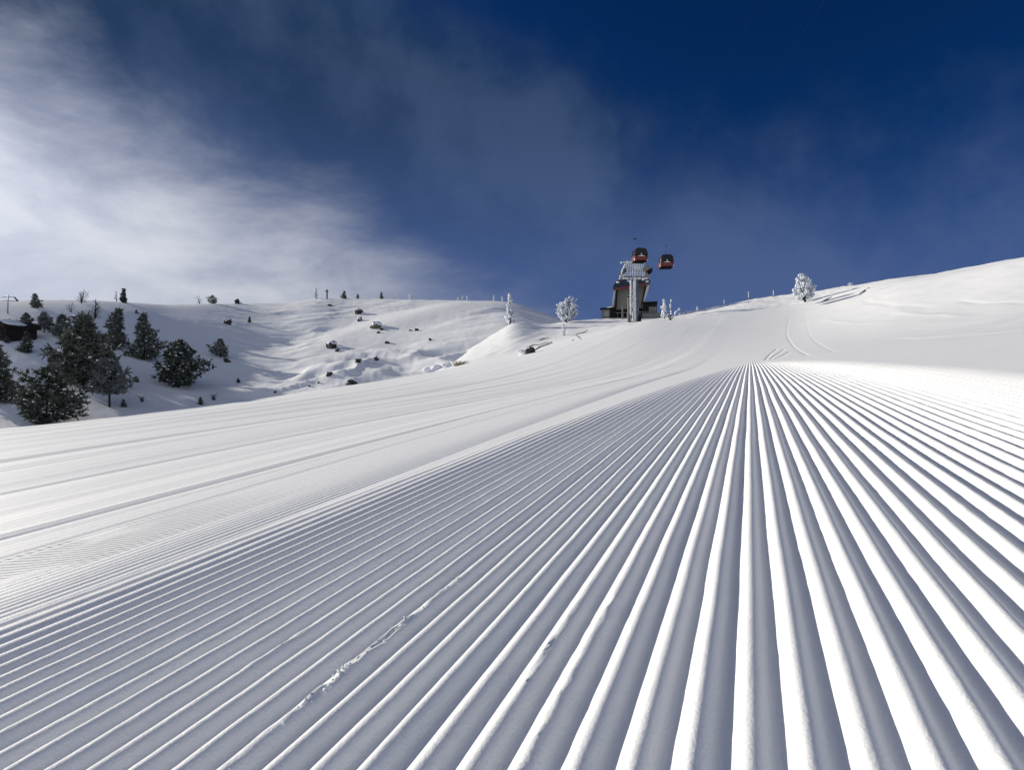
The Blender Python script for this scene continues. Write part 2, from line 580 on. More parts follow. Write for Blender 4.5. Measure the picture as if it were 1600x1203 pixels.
def geo(a, b, s0, g, smax):
    out = [a]
    s = s0
    sg = 1 if b > a else -1
    while (out[-1] - b) * sg < 0:
        out.append(out[-1] + sg * s)
        s = min(s * g, smax)
    return out


uL = -PER * 34
uR = PER * 43
ucols = sorted(set(list(np.arange(uL, -2.45, -0.0058)) + list(np.arange(-2.455, -3.4, -0.009)) + geo(-3.41, -6.0, PER / 6, 1.02, 0.03) + geo(-6.03, -50, 0.03, 1.018, 0.30) + geo(-50.4, -110, 0.4, 1.15, 4.0)))
ucols += list(np.arange(uL, uR, PER / 14))[1:]
ucols += geo(uR, 14, PER / 8, 1.03, 0.12)[1:] + geo(14.2, 130, 0.14, 1.04, 2.5)
ucols = np.array(ucols)
vrows = sorted(geo(-0.02, -60, 0.03, 1.3, 4.0)) + list(np.arange(0.0, 2.6, 0.0165)) + geo(2.62, 22, 0.018, 1.014, 0.16) + geo(22.2, 150, 0.17, 1.02, 1.0)
vrows = np.array(vrows)
UU, VV = np.meshgrid(ucols, vrows)
# invert U = x - .465 y, V = (.465 x + y)/1.103
Yg = (VV * 1.103 - 0.465 * UU) / (1 + 0.465 ** 2)
Xg = UU + 0.465 * Yg
Zg = terr(Xg, Yg)

# combed ridges
wob = 0.0022 * pnoise(UU * 1.2, VV * 1.6) + 0.0012 * pnoise(UU * 6.0, VV * 5.0)
wob += 0.006 * pnoise(UU * 0.5, VV * 0.5) * sstep((VV - 1) / 3)
ph = (UU + wob) / PER
kid = np.round(ph).astype(int)
fr = ph - kid
# crest profile: a narrow rounded crest, broad concave trough; a touch steeper to the left
prof = (0.5 + 0.5 * np.cos(2 * np.pi * (fr - 0.05 * np.sin(2 * np.pi * fr)))) ** 1.6
rh = _rng.uniform(0.88, 1.10, 200)
amp = 0.0154 * rh[np.clip(kid + 100, 0, 199)]
amp = amp * (1 + 0.09 * pnoise(UU * 4, VV * 2.0) + 0.07 * pnoise(kid * 5.3, VV * 16) + 0.05 * pnoise(kid * 3.1, VV * 42)) * (1 + 0.10 * pnoise(VV * 1.1 + 5, kid * 3.7))
lim_l = -1.64 + 0.098 * VV
lim_r = 2.25 - 0.07 * VV + 0.06 * pnoise(VV * 0.8, VV * 0)
env = sstep((UU - lim_l) / 0.12) * np.clip((lim_r - UU) / 0.95, 0, 1) ** 0.8 * (1 - sstep((VV - 9 + 2.8 * np.maximum(UU, 0)) / (11 - 1.0 * np.clip(UU, 0, 2))))
# the outermost combs on the left are shallow
env = env * (0.20 + 0.80 * np.clip((UU - lim_l) / 0.72, 0, 1) ** 1.1)
Zg = Zg + env * amp * prof
# broken crests: clods of snow along some ridges
for kk, v0, v1, st in ((-10, 0.22, 0.9, 1.2), (-13, 0.45, 0.62, 0.5), (-11, 0.9, 1.05, 0.45), (-4, 0.25, 0.85, 0.5), (-5, 0.5, 0.9, 0.45), (-2, 0.3, 0.6, 0.4), (3, 0.4, 0.7, 0.4), (-17, 0.3, 0.34, 0.7)):
    msk = np.exp(-((fr * PER + 0.001) / 0.0075) ** 2) * (kid == kk) * sstep((VV - v0) / 0.04) * sstep((v1 - VV) / 0.04)
    lump = np.clip(pnoise(UU * 90, VV * 38 + kk) + 0.6 * pnoise(UU * 170, VV * 30), -0.25, 1)
    gate = 0.35 + 0.65 * sstep((pnoise(VV * 4.2 + kk, kk * 1.7) + 0.12) / 0.3)
    Zg = Zg + msk * lump * gate * 0.011 * st
# fine crumbling everywhere on the crests
Zg = Zg + env * np.exp(-(fr / 0.16) ** 2) * 0.0006 * pnoise(UU * 130, VV * 30)

# tracks running along the piste on the left
tr = np.zeros_like(UU)


def groove(u0, w, d, wander=0.02, vm=0.0):
    c = u0 + wander * pnoise(VV * 0.12 + u0 * 7, VV * 0 + u0)
    return d * np.exp(-((UU - c) / w) ** 2)


for u0, w, d in (*((-1.50 - .034 * i, .0085, -.0048 * (1 - .06 * i)) for i in range(11)), (-2.17, .02, -.003), (-2.22, .02, -.003), (-2.57, .02, -.007), (-2.66, .05, .009),
                 (-3.08, .022, -.006), (-3.25, .10, .012), (-3.75, .03, -.004), (-4.5, .03, -.010), (-4.62, .08, .010),
                 (-5.4, .05, -.006), (-6.2, .05, -.014), (-6.6, .06, -.014), (-7.9, .08, -.022), (-8.3, .2, .02), (-9.6, .1, -.02),
                 (-11.3, .16, -.055), (-12.2, .35, .05), (-13.6, .2, -.05), (-15.0, .2, -.03), (-16.4, .5, .06), (-18.2, .25, -.05),
                 (-21, .3, -.05), (-22, .6, .07), (-25, .3, -.05), (-28.5, .4, -.06), (-30, .9, .07), (-34, .4, -.05), (-38.5, .5, -.06), (-41, .9, .08)):
    tr += groove(u0, w, d, 0.015 * abs(u0) ** 0.5) * (0.65 + 0.5 * pnoise(VV * 0.2 + u0, VV * 0 + u0 * 3))
# very slight terraces between passes
tr += -0.03 * sstep((-UU - 3.0) / 0.25) * (1 - sstep((-UU - 4.4) / 1.4))
tr += 0.012 * fbm(UU * 1.4, VV * 0.05, 3) * sstep((-UU - 2.3) / 2) * (1 + np.clip(-UU - 4, 0, 30) * 0.10)
Zg = Zg + tr * sstep((VV + 3) / 3) * (1 - 0.75 * sstep((VV - 14) / 26))

# ski and machine tracks on the upper part: grooves along curves given on the ground
def ground_curve(pts):
    out = []
    for p in pts:
        out.append(on_slope(*p)[:2])
    out = np.array(out)
    t = np.linspace(0, len(out) - 1, 60)
    return np.stack([np.interp(t, np.arange(len(out)), out[:, 0]), np.interp(t, np.arange(len(out)), out[:, 1])], 1)


def curve_disp(c, w, d):
    x0, x1 = c[:, 0].min() - 1, c[:, 0].max() + 1
    y0, y1 = c[:, 1].min() - 1, c[:, 1].max() + 1
    msk = (Xg > x0) & (Xg < x1) & (Yg > y0) & (Yg < y1)
    P = np.stack([Xg[msk], Yg[msk]], 1)
    best = np.full(len(P), 1e9)
    for i in range(len(c) - 1):
        s = c[i + 1] - c[i]
        L = (s @ s) + 1e-12
        t = np.clip(((P - c[i]) @ s) / L, 0, 1)
        q = c[i] + t[:, None] * s
        best = np.minimum(best, np.hypot(*(P - q).T))
    Zg[msk] += d * np.exp(-(best / w) ** 2)


for pts, w, d in (([(1234, 493), (1230, 515), (1229, 522), (1240, 541), (1262, 558)], 0.05, -0.010),
                  ([(1257, 490), (1261, 510), (1266, 525), (1285, 541), (1305, 550), (1330, 553)], 0.055, -0.006),
                  ([(1203, 566), (1212, 555), (1225, 546), (1240, 543)], 0.04, -0.015),
                  ([(1210, 568), (1222, 556), (1234, 549), (1243, 547)], 0.04, -0.015),
                  ([(1196, 566), (1204, 553), (1214, 545)], 0.04, -0.015)):
    curve_disp(ground_curve(pts), w, d)

for pts, w, d in (([(1418, 528), (1480, 526), (1540, 522), (1600, 519)], 0.22, 0.03), ([(1330, 553), (1420, 552.5), (1520, 552), (1610, 549)], 0.12, 0.015),
                  ([(1500, 470), (1540, 474), (1605, 474)], 0.2, -0.03), ([(1523, 431), (1560, 421), (1606, 411)], 0.25, -0.10),
                  ([(1400, 486), (1440, 492), (1500, 494)], 0.3, 0.025), ([(1350, 470), (1400, 478), (1450, 480)], 0.25, -0.025),
                  ([(1290, 500), (1330, 505), (1390, 503)], 0.2, 0.02)):
    curve_disp(ground_curve(pts), w, d)
slope = grid_obj('snow_slope', Xg, Yg, Zg, M_piste, (UU, VV))
slope['kind'] = 'structure'

# loose crumbs along the broken crest
rng = random.Random(5)
b = MB()
for i in range(150):
    vv = 0.24 + 0.62 * rng.random()
    if float(pnoise(vv * 9.0, 3.3)) < -0.05 and rng.random() < .85:
        continue
    uu_ = -10 * PER + rng.gauss(0.002, 0.0045)
    yy = (vv * 1.103 - 0.465 * uu_) / (1 + 0.465 ** 2)
    xx = uu_ + 0.465 * yy
    iu, iv = int(np.searchsorted(ucols, uu_)), int(np.searchsorted(vrows, vv))
    r_ = rng.choice((.0010, .0013, .0018, .0024)) * rng.uniform(.8, 1.3)
    b.blob((xx, yy, float(Zg[iv, iu]) + r_ * .4), r_, rng, (1, 1, .85), .4, 6, 4)
crumbs = b.build('snow_crumbs', M_tsnow, None, True)
crumbs['kind'] = 'stuff'
crumbs['label'] = 'loose snow crumbs along one broken ridge of the combed snow'
crumbs['category'] = 'snow crumbs'

# ------------------------------------------------------------------ the hillside across the hollow
ac = np.concatenate([np.linspace(-2.4, -1.1, 70)[:-1], np.linspace(-1.1, 0.14, 640), np.linspace(0.14, 0.5, 40)[1:]])
yr = np.array(geo(18, 175, 0.42, 1.0022, 0.9) + geo(176, 420, 1.5, 1.1, 20))
AA, YY = np.meshgrid(ac, yr)
XX = AA * YY
ZZ = hill(XX, YY)
hillo = grid_obj('snowy_hill', XX, YY, ZZ, M_snow)
hillo['kind'] = 'structure'

# ------------------------------------------------------------------ things: helpers
def thing(name, label, cat, loc=(0, 0, 0), rz=0.0, group=None):
    o = bpy.data.objects.new(name, None)
    col.objects.link(o)
    o.empty_display_size = 0.2
    o.location = loc
    o.rotation_euler = (0, 0, rz)
    o['label'] = label
    o['category'] = cat
    o['kind'] = 'thing'
    if group:
        o['group'] = group
    return o


def tag(o, label, cat, group=None):
    o['label'] = label
    o['category'] = cat
    o['kind'] = 'thing'
    if group:
        o['group'] = group
    return o


def copy_tree(o, loc, rz, label, group=None):
    c = o.copy()
    col.objects.link(c)
    c.location = loc
    c.rotation_euler = (0, 0, rz)
    c['label'] = label
    if group:
        c['group'] = group
    for ch in list(o.children):
        k = ch.copy()
        col.objects.link(k)
        k.parent = c
        for g in list(ch.children):
            q = g.copy()
            col.objects.link(q)
            q.parent = k
    return c


# ------------------------------------------------------------------ trees
STY = {
    # profile, number of branches per metre of height, lift, tufts per branch, tuft size, snow share, base of crown, needle material
    'pine': dict(nb=80, lift=0.45, nt=7, ts=0.078, snow=0.24, base=0.03, mat='n1', wid=0.40),
    'spruce': dict(nb=85, lift=0.06, nt=7, ts=0.070, snow=0.20, base=0.03, mat='n2', wid=0.30),
    'hoar': dict(nb=85, lift=0.10, nt=7, ts=0.065, snow=0.30, base=0.04, mat='n3', wid=0.30),
}


def prof_r(style, h):
    if style == 'pine':
        return max(0.10, (1 - h ** 1.35) ** 0.85 * (0.62 + 0.38 * min(1, h * 4)))
    return max(0.05, (1 - h) ** 0.75 * (0.55 + 0.45 * min(1, h * 6)))


def place_pt(px, py, where):
    return on_hill(px, py) if where == 'h' else on_slope(px, py)


def conifer(name, label, cat, px, py, wpx, hpx, style, seed, group=None, where='h', lean=0.0, stem=0.0, snow=None, mat=None, dens=1.0):
    rng = random.Random(seed)
    x, y, z = place_pt(px, py, where)
    k = y / 800
    H, Rr = hpx * k, wpx * k / 2
    st = STY[style]
    root = thing(name, label, cat, (x, y, z - 0.06), 0, group)
    tk = MB()
    bx, by = rng.uniform(-.03, .03) * H + lean * H, rng.uniform(-.03, .03) * H

    def axis(h):
        return Vector((bx * h * h, by * h * h, H * h))
    rt = max(0.022 * H, 0.02)
    tk.tube([axis(i / 6 * 0.97) for i in range(7)], [rt * (1 - 0.88 * i / 6) for i in range(7)], 7)
    small = hpx < 26
    nb = int(st['nb'] * dens * (0.45 if small else 1.0) * (0.8 + min(0.4, hpx / 300)))
    V_, F_, SV = [], [], MB()
    share = st['snow'] if snow is None else snow
    ts = st['ts'] * H * (1.5 if small else 1.0)
    lobes = [(rng.uniform(0, 6.28), rng.uniform(0.1, 0.9), rng.uniform(0.12, 0.28)) for _ in range(6)]
    for i in range(nb):
        h = st['base'] + stem + (0.97 - st['base'] - stem) * (i + rng.random()) / nb
        az = i * 2.39996 + rng.uniform(-.5, .5)
        rr = Rr * prof_r(style, (h - stem) / (1 - stem))
        for la, lh, ls in lobes:
            d = math.cos(az - la)
            if d > 0.4 and abs(h - lh) < 0.18:
                rr *= 1 + ls
            elif d < -0.75 and abs(h - lh) < 0.12:
                rr *= 1 - ls
        L = rr * rng.uniform(0.66, 1.12)
        p0 = axis(h)
        lift = st['lift'] * rng.uniform(.5, 1.4)
        lift *= 1 - 0.75 * h
        d = Vector((math.cos(az), math.sin(az), lift * 0.5))
        p1 = p0 + d * L * 0.55
        p2 = p0 + Vector((math.cos(az), math.sin(az), 0)) * L + Vector((0, 0, lift * L * (1.1 if style == 'pine' else 0.25)))
        if p2.z > H:
            p2.z = H - rng.random() * 0.12 * H
        if p2.z < 0.02 * H:
            p2.z = 0.02 * H
        if L > 0.12 * Rr:
            tk.tube([p0, p1, p2], [rt * 0.32 * (1 - h * .6), rt * .2, rt * .06], 3, False)
        nt = max(2, int(st['nt'] * (0.45 + 0.7 * L / Rr)))
        for j in range(nt):
            q = 0.30 + 0.72 * (j + rng.random()) / nt
            c = p0.lerp(p1, q * 2) if q < .5 else p1.lerp(p2, min(1, q * 2 - 1))
            s = ts * rng.uniform(0.7, 1.25) * (0.75 + 0.35 * (1 - h))
            c = c + Vector((rng.gauss(0, .35), rng.gauss(0, .35), rng.gauss(0, .25))) * s
            if c.z < 0.3 * s:
                c.z = 0.3 * s
            out = (p2 - p0).normalized()
            for b in range(8):
                dv = (out * 0.6 + Vector((rng.gauss(0, 1), rng.gauss(0, 1), rng.gauss(0.15, .8)))).normalized()
                sv = dv.cross(Vector((rng.gauss(0, 1), rng.gauss(0, 1), rng.gauss(0, 1)))).normalized() * s * 0.19
                o = len(V_)
                V_.extend([c - sv, c + sv, c + dv * s + sv * 0.4, c + dv * s - sv * 0.4])
                F_.append((o, o + 1, o + 2, o + 3))
            if rng.random() < 1.5 * share * (0.4 + q * .8):
                SV.blob((c.x, c.y, c.z + s * 0.30), s * rng.uniform(.14, .36), rng, (1.0, 1.0, 0.7), 0.45, 5, 3)
    tk.build('trunk', M_bark, root, True)
    cr = MB()
    cr.v, cr.f = V_, F_
    cr.build('crown', {'n1': M_needle, 'n2': M_needle2, 'n3': M_needle3}[mat or st['mat']], root)
    if SV.v:
        SV.build('clinging_snow', M_tsnow, root, True)
    return root


def rimed(name, label, cat, px, py, wpx, hpx, seed, group=None, where='s', shape='egg', nb=60, stems=1, dark=0.4, lump=1.0, lean=0.0, base=0.08):
    """A tree or shrub plastered with rime: dark limbs, swollen white shoots."""
    rng = random.Random(seed)
    x, y, z = place_pt(px, py, where)
    k = y / 800
    H, Rr = hpx * k, wpx * k / 2
    root = thing(name, label, cat, (x, y, z - 0.08), 0, group)
    tk, rm = MB(), MB()
    rt = max(0.03 * H, 0.018)
    axes = []
    for s in range(stems):
        a = rng.uniform(0, 6.28)
        sp = 0 if stems == 1 else Rr * rng.uniform(.15, .5)
        end = Vector((math.cos(a) * sp + lean * H, math.sin(a) * sp, H * (1 if s == 0 else rng.uniform(.65, .97))))
        mid = end * 0.5 + Vector((rng.uniform(-.05, .05), rng.uniform(-.05, .05), 0)) * H
        axes.append((Vector((0, 0, 0)), mid, end))
        tk.tube([(0, 0, 0), mid, end], [rt, rt * .7, rt * .35], 6)

    def ax(t, A):
        return A[0].lerp(A[1], t * 2) if t < .5 else A[1].lerp(A[2], t * 2 - 1)
    for i in range(nb):
        A = axes[i % stems]
        h = base + (0.99 - base) * (i + rng.random()) / nb
        if shape == 'egg':
            rr = Rr * max(.15, math.sin(math.pi * min(.96, .2 + .8 * h)) ** .8)
        elif shape == 'column':
            rr = Rr * (0.95 - 0.6 * h)
        else:
            rr = Rr * max(.08, (1 - h) ** .8)
        az = i * 2.39996 + rng.uniform(-.6, .6)
        L = rr * rng.uniform(.6, 1.1) / (1 if stems == 1 else 1.15)
        p0 = ax(h, A)
        rise = rng.uniform(.1, .8) if shape == 'egg' else rng.uniform(-.15, .35)
        p1 = p0 + Vector((math.cos(az), math.sin(az), rise * .4)) * L * .6
        p2 = p0 + Vector((math.cos(az), math.sin(az), rise)) * L
        p2.z = min(max(p2.z, 0.05 * H), H)
        tk.tube([p0, p1, p2], [rt * .4, rt * .28, rt * .12], 4, False)
        n = 2 + int(4 * L / (Rr + 1e-6))
        for j in range(n):
            q = 0.35 + 0.65 * (j + .5) / n
            if rng.random() < dark * (1 - q):
                continue
            c = p0.lerp(p1, min(1, q / .6)) if q < .6 else p1.lerp(p2, (q - .6) / .4)
            r = lump * H * 0.030 * rng.uniform(.6, 1.5) * (.7 + .5 * q)
            rm.blob((c.x - r * .3, c.y, c.z + r * .25), r, rng, (1.0, 1.0, 1.25), .3, 6, 4)
    for A in axes:
        for j in range(7):
            t = 0.25 + 0.75 * j / 6
            c = ax(t, A)
            r = lump * H * .028 * rng.uniform(.7, 1.3)
            rm.blob((c.x - r * .5, c.y, c.z), r, rng, (.9, .9, 1.5), .25, 6, 4)
    tk.build('trunk', M_twig, root, True)
    rm.build('rime', M_rime, root, True)
    return root


def stick(name, label, cat, pts_px, r, where='s', group=None, mat=None, rise=0.05):
    pts = [place_pt(px, py, where) for px, py in pts_px]
    b = MB()
    o = Vector(pts[0])
    P = [Vector(p) - o + Vector((0, 0, rise)) for p in pts]
    P[0].z -= 2 * rise
    b.tube(P, [r * (1 - .6 * i / (len(P) - 1)) for i in range(len(P))], 6)
    ob = b.build(name, mat or M_twig, None, True, tuple(o))
    return tag(ob, label, cat, group)


def boulder(name, label, px, py, wpx, hpx, seed, mat=None, cap=0.8, where='h', group='rocks showing through the snow', flat=0.8, cat='rock'):
    rng = random.Random(seed)
    x, y, z = place_pt(px, py, where)
    k = y / 800 * .88
    rw, rh = wpx * k / 2, hpx * k
    root = thing(name, label, cat, (x, y + rw * .3, z - rh * .30), rng.uniform(-.3, .3), group)
    b = MB()
    b.blob((0, 0, rh * .50), rw, rng, (1.05, .75, rh * .70 / rw), .42, 9, 6)
    b.build('stone', mat or M_rock, root)
    if cap:
        c = MB()
        c.blob((-rw * .08, rw * .30, rh * (.62 + .30 * flat)), rw * (.42 + .50 * cap), rng, (1.1, .95, rh * .52 / rw), .14, 12, 7)
        c.blob((rw * .75, rw * .45, rh * .42), rw * .8, rng, (1.5, .8, rh * .42 / rw), .12, 10, 6)
        c.build('snow_cap', M_tsnow, root, True)
    return root


# ---- the dark trees of the left slope
G_T = 'trees scattered over the shaded slope'
conifer('spruce', 'olive spruce with drooping tiers of branches, cut by the left edge', 'tree', -6, 628, 62, 92, 'spruce', 1, G_T)
conifer('stone_pine', 'wide dark stone pine lowest on the slope, just behind the piste edge', 'tree', 72, 664, 98, 96, 'pine', 2, G_T, lean=0.06)
conifer('stone_pine', 'tallest and bulkiest dark stone pine on the slope, its top greyed with frost', 'tree', 133, 607, 82, 118, 'pine', 3, G_T, dens=1.25, mat='n2', snow=.2)
conifer('stone_pine', 'round frosted pine on a short bare stem, right of the tallest pine', 'tree', 171, 636, 58, 76, 'pine', 4, G_T, stem=0.24, mat='n3', snow=.2)
conifer('stone_pine', 'broad low stone pine dotted with snow lumps, standing alone right of the frosted spruces', 'tree', 279, 605, 78, 76, 'pine', 5, G_T, snow=.3, dens=1.15)
conifer('spruce', 'narrow ragged spruce whitened by frost, above the tallest pine', 'tree', 183, 543, 32, 64, 'hoar', 6, G_T, mat='n2')
conifer('spruce', 'frosted cone-shaped spruce midway up, left of the lone broad pine', 'tree', 225, 562, 44, 74, 'hoar', 7, G_T, mat='n2')
conifer('young_pine', 'bushy grey-green pine touching the upper left of the tallest pine', 'tree', 97, 528, 36, 38, 'pine', 8, G_T, mat='n2')
conifer('young_pine', 'pale frosted young pine with a bent foot, between two dark pines', 'tree', 69, 520, 24, 34, 'pine', 9, G_T, mat='n3', stem=.15)
conifer('young_pine', 'small dense black-green pine with a snow hood, near the hut', 'tree', 41, 515, 26, 27, 'pine', 10, G_T, snow=.4)
conifer('young_pine', 'small dark snow-flecked pine directly below the snow-hooded one', 'tree', 42, 551, 20, 34, 'spruce', 11, G_T, mat='n1', snow=.3)
conifer('young_pine', 'snow-caked bush pine beside a dark stone, in the middle of the slope', 'tree', 344, 558, 28, 30, 'pine', 12, G_T, snow=.65)
conifer('sapling', 'small dark sapling beside the bare stem of the round frosted pine', 'sapling', 193, 636, 9, 14, 'spruce', 13, 'saplings in the snow', mat='n1')
conifer('sapling', 'tiny dark sapling below the hut at the left edge', 'sapling', 11, 536, 11, 11, 'pine', 14, 'saplings in the snow')
conifer('sapling', 'tiny twiggy sapling alone on the open snow above the lowest pine', 'sapling', 43, 583, 6, 8, 'pine', 15, 'saplings in the snow')
conifer('sapling', 'snowy sapling right of the round frosted pine, a little above the grass tuft', 'sapling', 213, 597, 10, 9, 'pine', 16, 'saplings in the snow', snow=.6)
conifer('sapling', 'dark spiky sapling by the piste edge below the broad lone pine', 'sapling', 313, 632, 8, 13, 'spruce', 17, 'saplings in the snow', mat='n1')
conifer('sapling', 'little dark sapling in the snow right of the broad lone pine', 'sapling', 372, 598, 6, 8, 'pine', 18, 'saplings in the snow')
conifer('sapling', 'tiny dark sapling high on the slope, above the frosted cone-shaped spruce', 'sapling', 213, 490, 6, 7, 'spruce', 19, 'saplings in the snow', mat='n1')
conifer('sapling', 'thin sapling on the drift beside the uppermost dark boulder', 'sapling', 390, 504, 5, 10, 'spruce', 20, 'saplings in the snow', mat='n1')
rimed('bare_larch', 'bare frosted larch with many upright stems, on the skyline above the tallest pine', 'tree', 127, 474, 20, 23, 21, G_T, 'h', 'egg', 40, 4, .75, .55)
rimed('bare_larch', 'bare twiggy larch just below the many-stemmed one on the skyline', 'tree', 148, 498, 24, 31, 22, G_T, 'h', 'egg', 60, 3, .75, .5)
rimed('bare_larch', 'small bare larch above the bushy grey-green pine', 'tree', 111, 488, 16, 16, 23, G_T, 'h', 'egg', 36, 2, .8, .5)
rimed('bare_larch', 'low bare grey bush on the left foot of the frosted cone-shaped spruce', 'bush', 204, 552, 20, 26, 24, G_T, 'h', 'egg', 50, 3, .8, .45)
for px, py, lab in ((222, 628, 'pale tuft of stiff grass poking through shaded snow near the piste edge'),
                    (334, 625, 'faint grass tuft on the shaded snow right of the dark spiky sapling')):
    b = MB()
    rng = random.Random(px)
    x, y, z = on_hill(px, py)
    k = y / 800
    for i in range(40):
        a, t = rng.uniform(0, 6.28), rng.uniform(.1, .6)
        e = Vector((math.cos(a) * t, math.sin(a) * t, 1)) * 13 * k * rng.uniform(.5, 1)
        b.tube([(math.cos(a) * 2 * k, math.sin(a) * 2 * k, -.05), e * .6, e + Vector((math.cos(a), math.sin(a), -.3)) * 3 * k], [.012, .009, .003], 3, False)
    tag(b.build('grass_tuft', M_twig, None, False, (x, y, z)), lab, 'grass', 'grass tufts in the snow')

# ---- along the skyline of the hill
G_S = 'small trees along the skyline'
conifer('spruce', 'small dark spruce with spreading foot, on the skyline right of the lift pole', 'tree', 55, 481, 17, 23, 'spruce', 31, G_S, mat='n2', snow=.1)
rimed('frosted_sapling', 'thin pale frosted sapling leaning by the dark slim spruce on the skyline', 'tree', 182, 471, 7, 16, 32, G_S, 'h', 'column', 18, 1, .6, .9)
conifer('spruce', 'slim dark spruce on the skyline above the frosted spruces', 'tree', 193, 473, 8, 23, 'spruce', 33, G_S, mat='n1', snow=.1)
rimed('dead_tree', 'broken dark dead tree with a sideways limb, on the sunlit skyline', 'tree', 311, 475, 17, 14, 34, G_S, 'h', 'egg', 12, 3, .97, .3)
conifer('spruce', 'squat dark spruce on the sunlit skyline beside the dead tree', 'tree', 332, 475, 17, 14, 'pine', 35, G_S, mat='n2', snow=.3)
boulder('boulder', 'dark angular boulder alone on the sunlit skyline', 370, 475, 9, 9, 36, cap=.4)
rimed('frosted_tree', 'rust and white frosted tree left of the wooden cross post on the skyline', 'tree', 494, 467, 8, 17, 37, G_S, 'h', 'column', 26, 1, .5, 1.2)
conifer('spruce', 'dark spruce with a snow lump on one side, right of the cross post', 'tree', 538, 467, 9, 13, 'spruce', 38, G_S, mat='n1', snow=.7)
conifer('spruce', 'tiny dark spruce on the skyline, second to the right of the cross post', 'tree', 559, 466, 5, 8, 'spruce', 39, G_S, mat='n1', snow=.2)
conifer('spruce', 'dark slender column-like spruce in the middle of the skyline', 'tree', 596, 467, 5, 11, 'spruce', 40, G_S, mat='n2', snow=.4)
rimed('frosted_tree', 'shortest grey frosted stub between the slender spruce and the broad frosted tree', 'tree', 611, 468, 4, 6, 41, G_S, 'h', 'column', 14, 1, .4, 1.3)
rimed('frosted_tree', 'grey and white frosted tree just left of the broad frosted one', 'tree', 622, 468, 7, 9, 42, G_S, 'h', 'cone', 18, 1, .4, 1.3)
rimed('frosted_tree', 'broad double-headed frosted tree on the skyline', 'tree', 643, 469, 11, 11, 43, G_S, 'h', 'egg', 30, 2, .3, 1.3)
for px, h, lab in ((716, 6, 'left and smallest of three white frosted pillars standing close together on the skyline'),
                   (723, 8, 'middle one of three white frosted pillars standing close together on the skyline'),
                   (730, 8, 'right one of three white frosted pillars standing close together on the skyline'),
                   (772, 9, 'white frosted pillar with a knobbly head, left of the frosted spire by the knoll'),
                   (785, 8, 'thin white frosted pillar touching the left of the frosted spire by the knoll')):
    rimed('frosted_pillar', lab, 'tree', px, 470, 5, h, 500 + px, G_S, 'h', 'column', 14, 1, .15, 1.7)

# cross post on the skyline
x, y, z = on_hill(511, 467)
k = y / 800
cp = thing('cross_post', 'plain wooden cross post standing on the skyline of the hill', 'signpost', (x, y, z))
b = MB(); b.box((0, 0, 7 * k), (1.6 * k, 1.2 * k, 15.5 * k)); b.build('post', M_wood, cp)
b = MB(); b.box((0, -1.0 * k, 11.5 * k), (5.5 * k, .7 * k, 1.3 * k)); b.build('crossbar', M_wood, cp)

# ---- frosted trees by the lift
rimed('frosted_spire', 'frosted spire-like tree with bare lower trunk, on the sunlit knoll', 'tree', 797, 506, 22, 47, 61, 'frosted trees near the lift', 's', 'cone', 60, 1, .45, 1.0)
rimed('frosted_pine', 'round bushy white frosted pine left of the lift station', 'tree', 886, 504, 36, 40, 62, 'frosted trees near the lift', 's', 'egg', 150, 3, .4, .92, base=.05)
rimed('frosted_pine', 'big white frosted pine with forked dark trunk on the right skyline', 'tree', 1258, 472, 34, 45, 63, 'frosted trees near the lift', 's', 'egg', 155, 3, .45, .92, base=.10)
rimed('frosted_pine', 'slender frosted tree hugging the left of the forked bare shrub', 'tree', 1038, 498, 11, 30, 64, 'frosted trees near the lift', 's', 'cone', 40, 1, .25, 1.2)
# forked bare shrub
x, y, z = on_slope(1047, 500)
k = y / 800
sh = thing('forked_shrub', 'bare dark shrub forking in a Y with white rime tips, right of the lift', 'shrub', (x, y, z - .05), 0, 'frosted trees near the lift')
b, r2 = MB(), MB()
rng = random.Random(65)
for pts, r in (([(0, 0), (-3, 9), (-8, 24), (-10, 31)], .9), ([(0, 0), (2, 10), (1, 22), (2, 31)], 1.0), ([(0, 0), (6, 6), (9, 12), (15, 17)], .7),
               ([(-3, 9), (-9, 13), (-13, 20)], .6)):
    P = [Vector((p[0] * k, rng.uniform(-1, 1) * k, p[1] * k)) for p in pts]
    b.tube(P, [r * k * (1 - .5 * i / len(P)) for i in range(len(P))], 6)
    for i in range(1, len(P)):
        for q in (.3, .7, 1.0):
            if i == 1 and q < .8:
                continue
            c = P[i - 1].lerp(P[i], q)
            r2.blob((c.x - .5 * k, c.y, c.z + .3 * k), k * rng.uniform(.9, 1.7), rng, (1, 1, 1.4), .25, 6, 4)
b.build('trunk', M_twig, sh, True)
r2.build('rime', M_rime, sh, True)
for px, py, w, h, lab in ((1062, 493, 7, 5, 'low frosted bush nearest the forked bare shrub, on the skyline'), (1072, 490, 9, 5, 'widest low frosted bush on the skyline right of the lift'),
                          (1082, 488, 7, 5, 'low frosted bush next to last on the skyline row right of the lift'), (1090, 485, 5, 7, 'upright frosted knob ending the skyline row right of the lift'),
                          (1330, 446.5, 10, 6, 'small white frosted bump alone on the right skyline beyond the big frosted pine'),
                          (881, 524, 8, 18, 'snow-plastered leaning sapling below the round frosted pine')):
    rimed('frosted_bush', lab, 'bush', px, py, w, h, int(px), 'low frosted bushes', 's', 'egg', 22, 2, .35, 1.4)

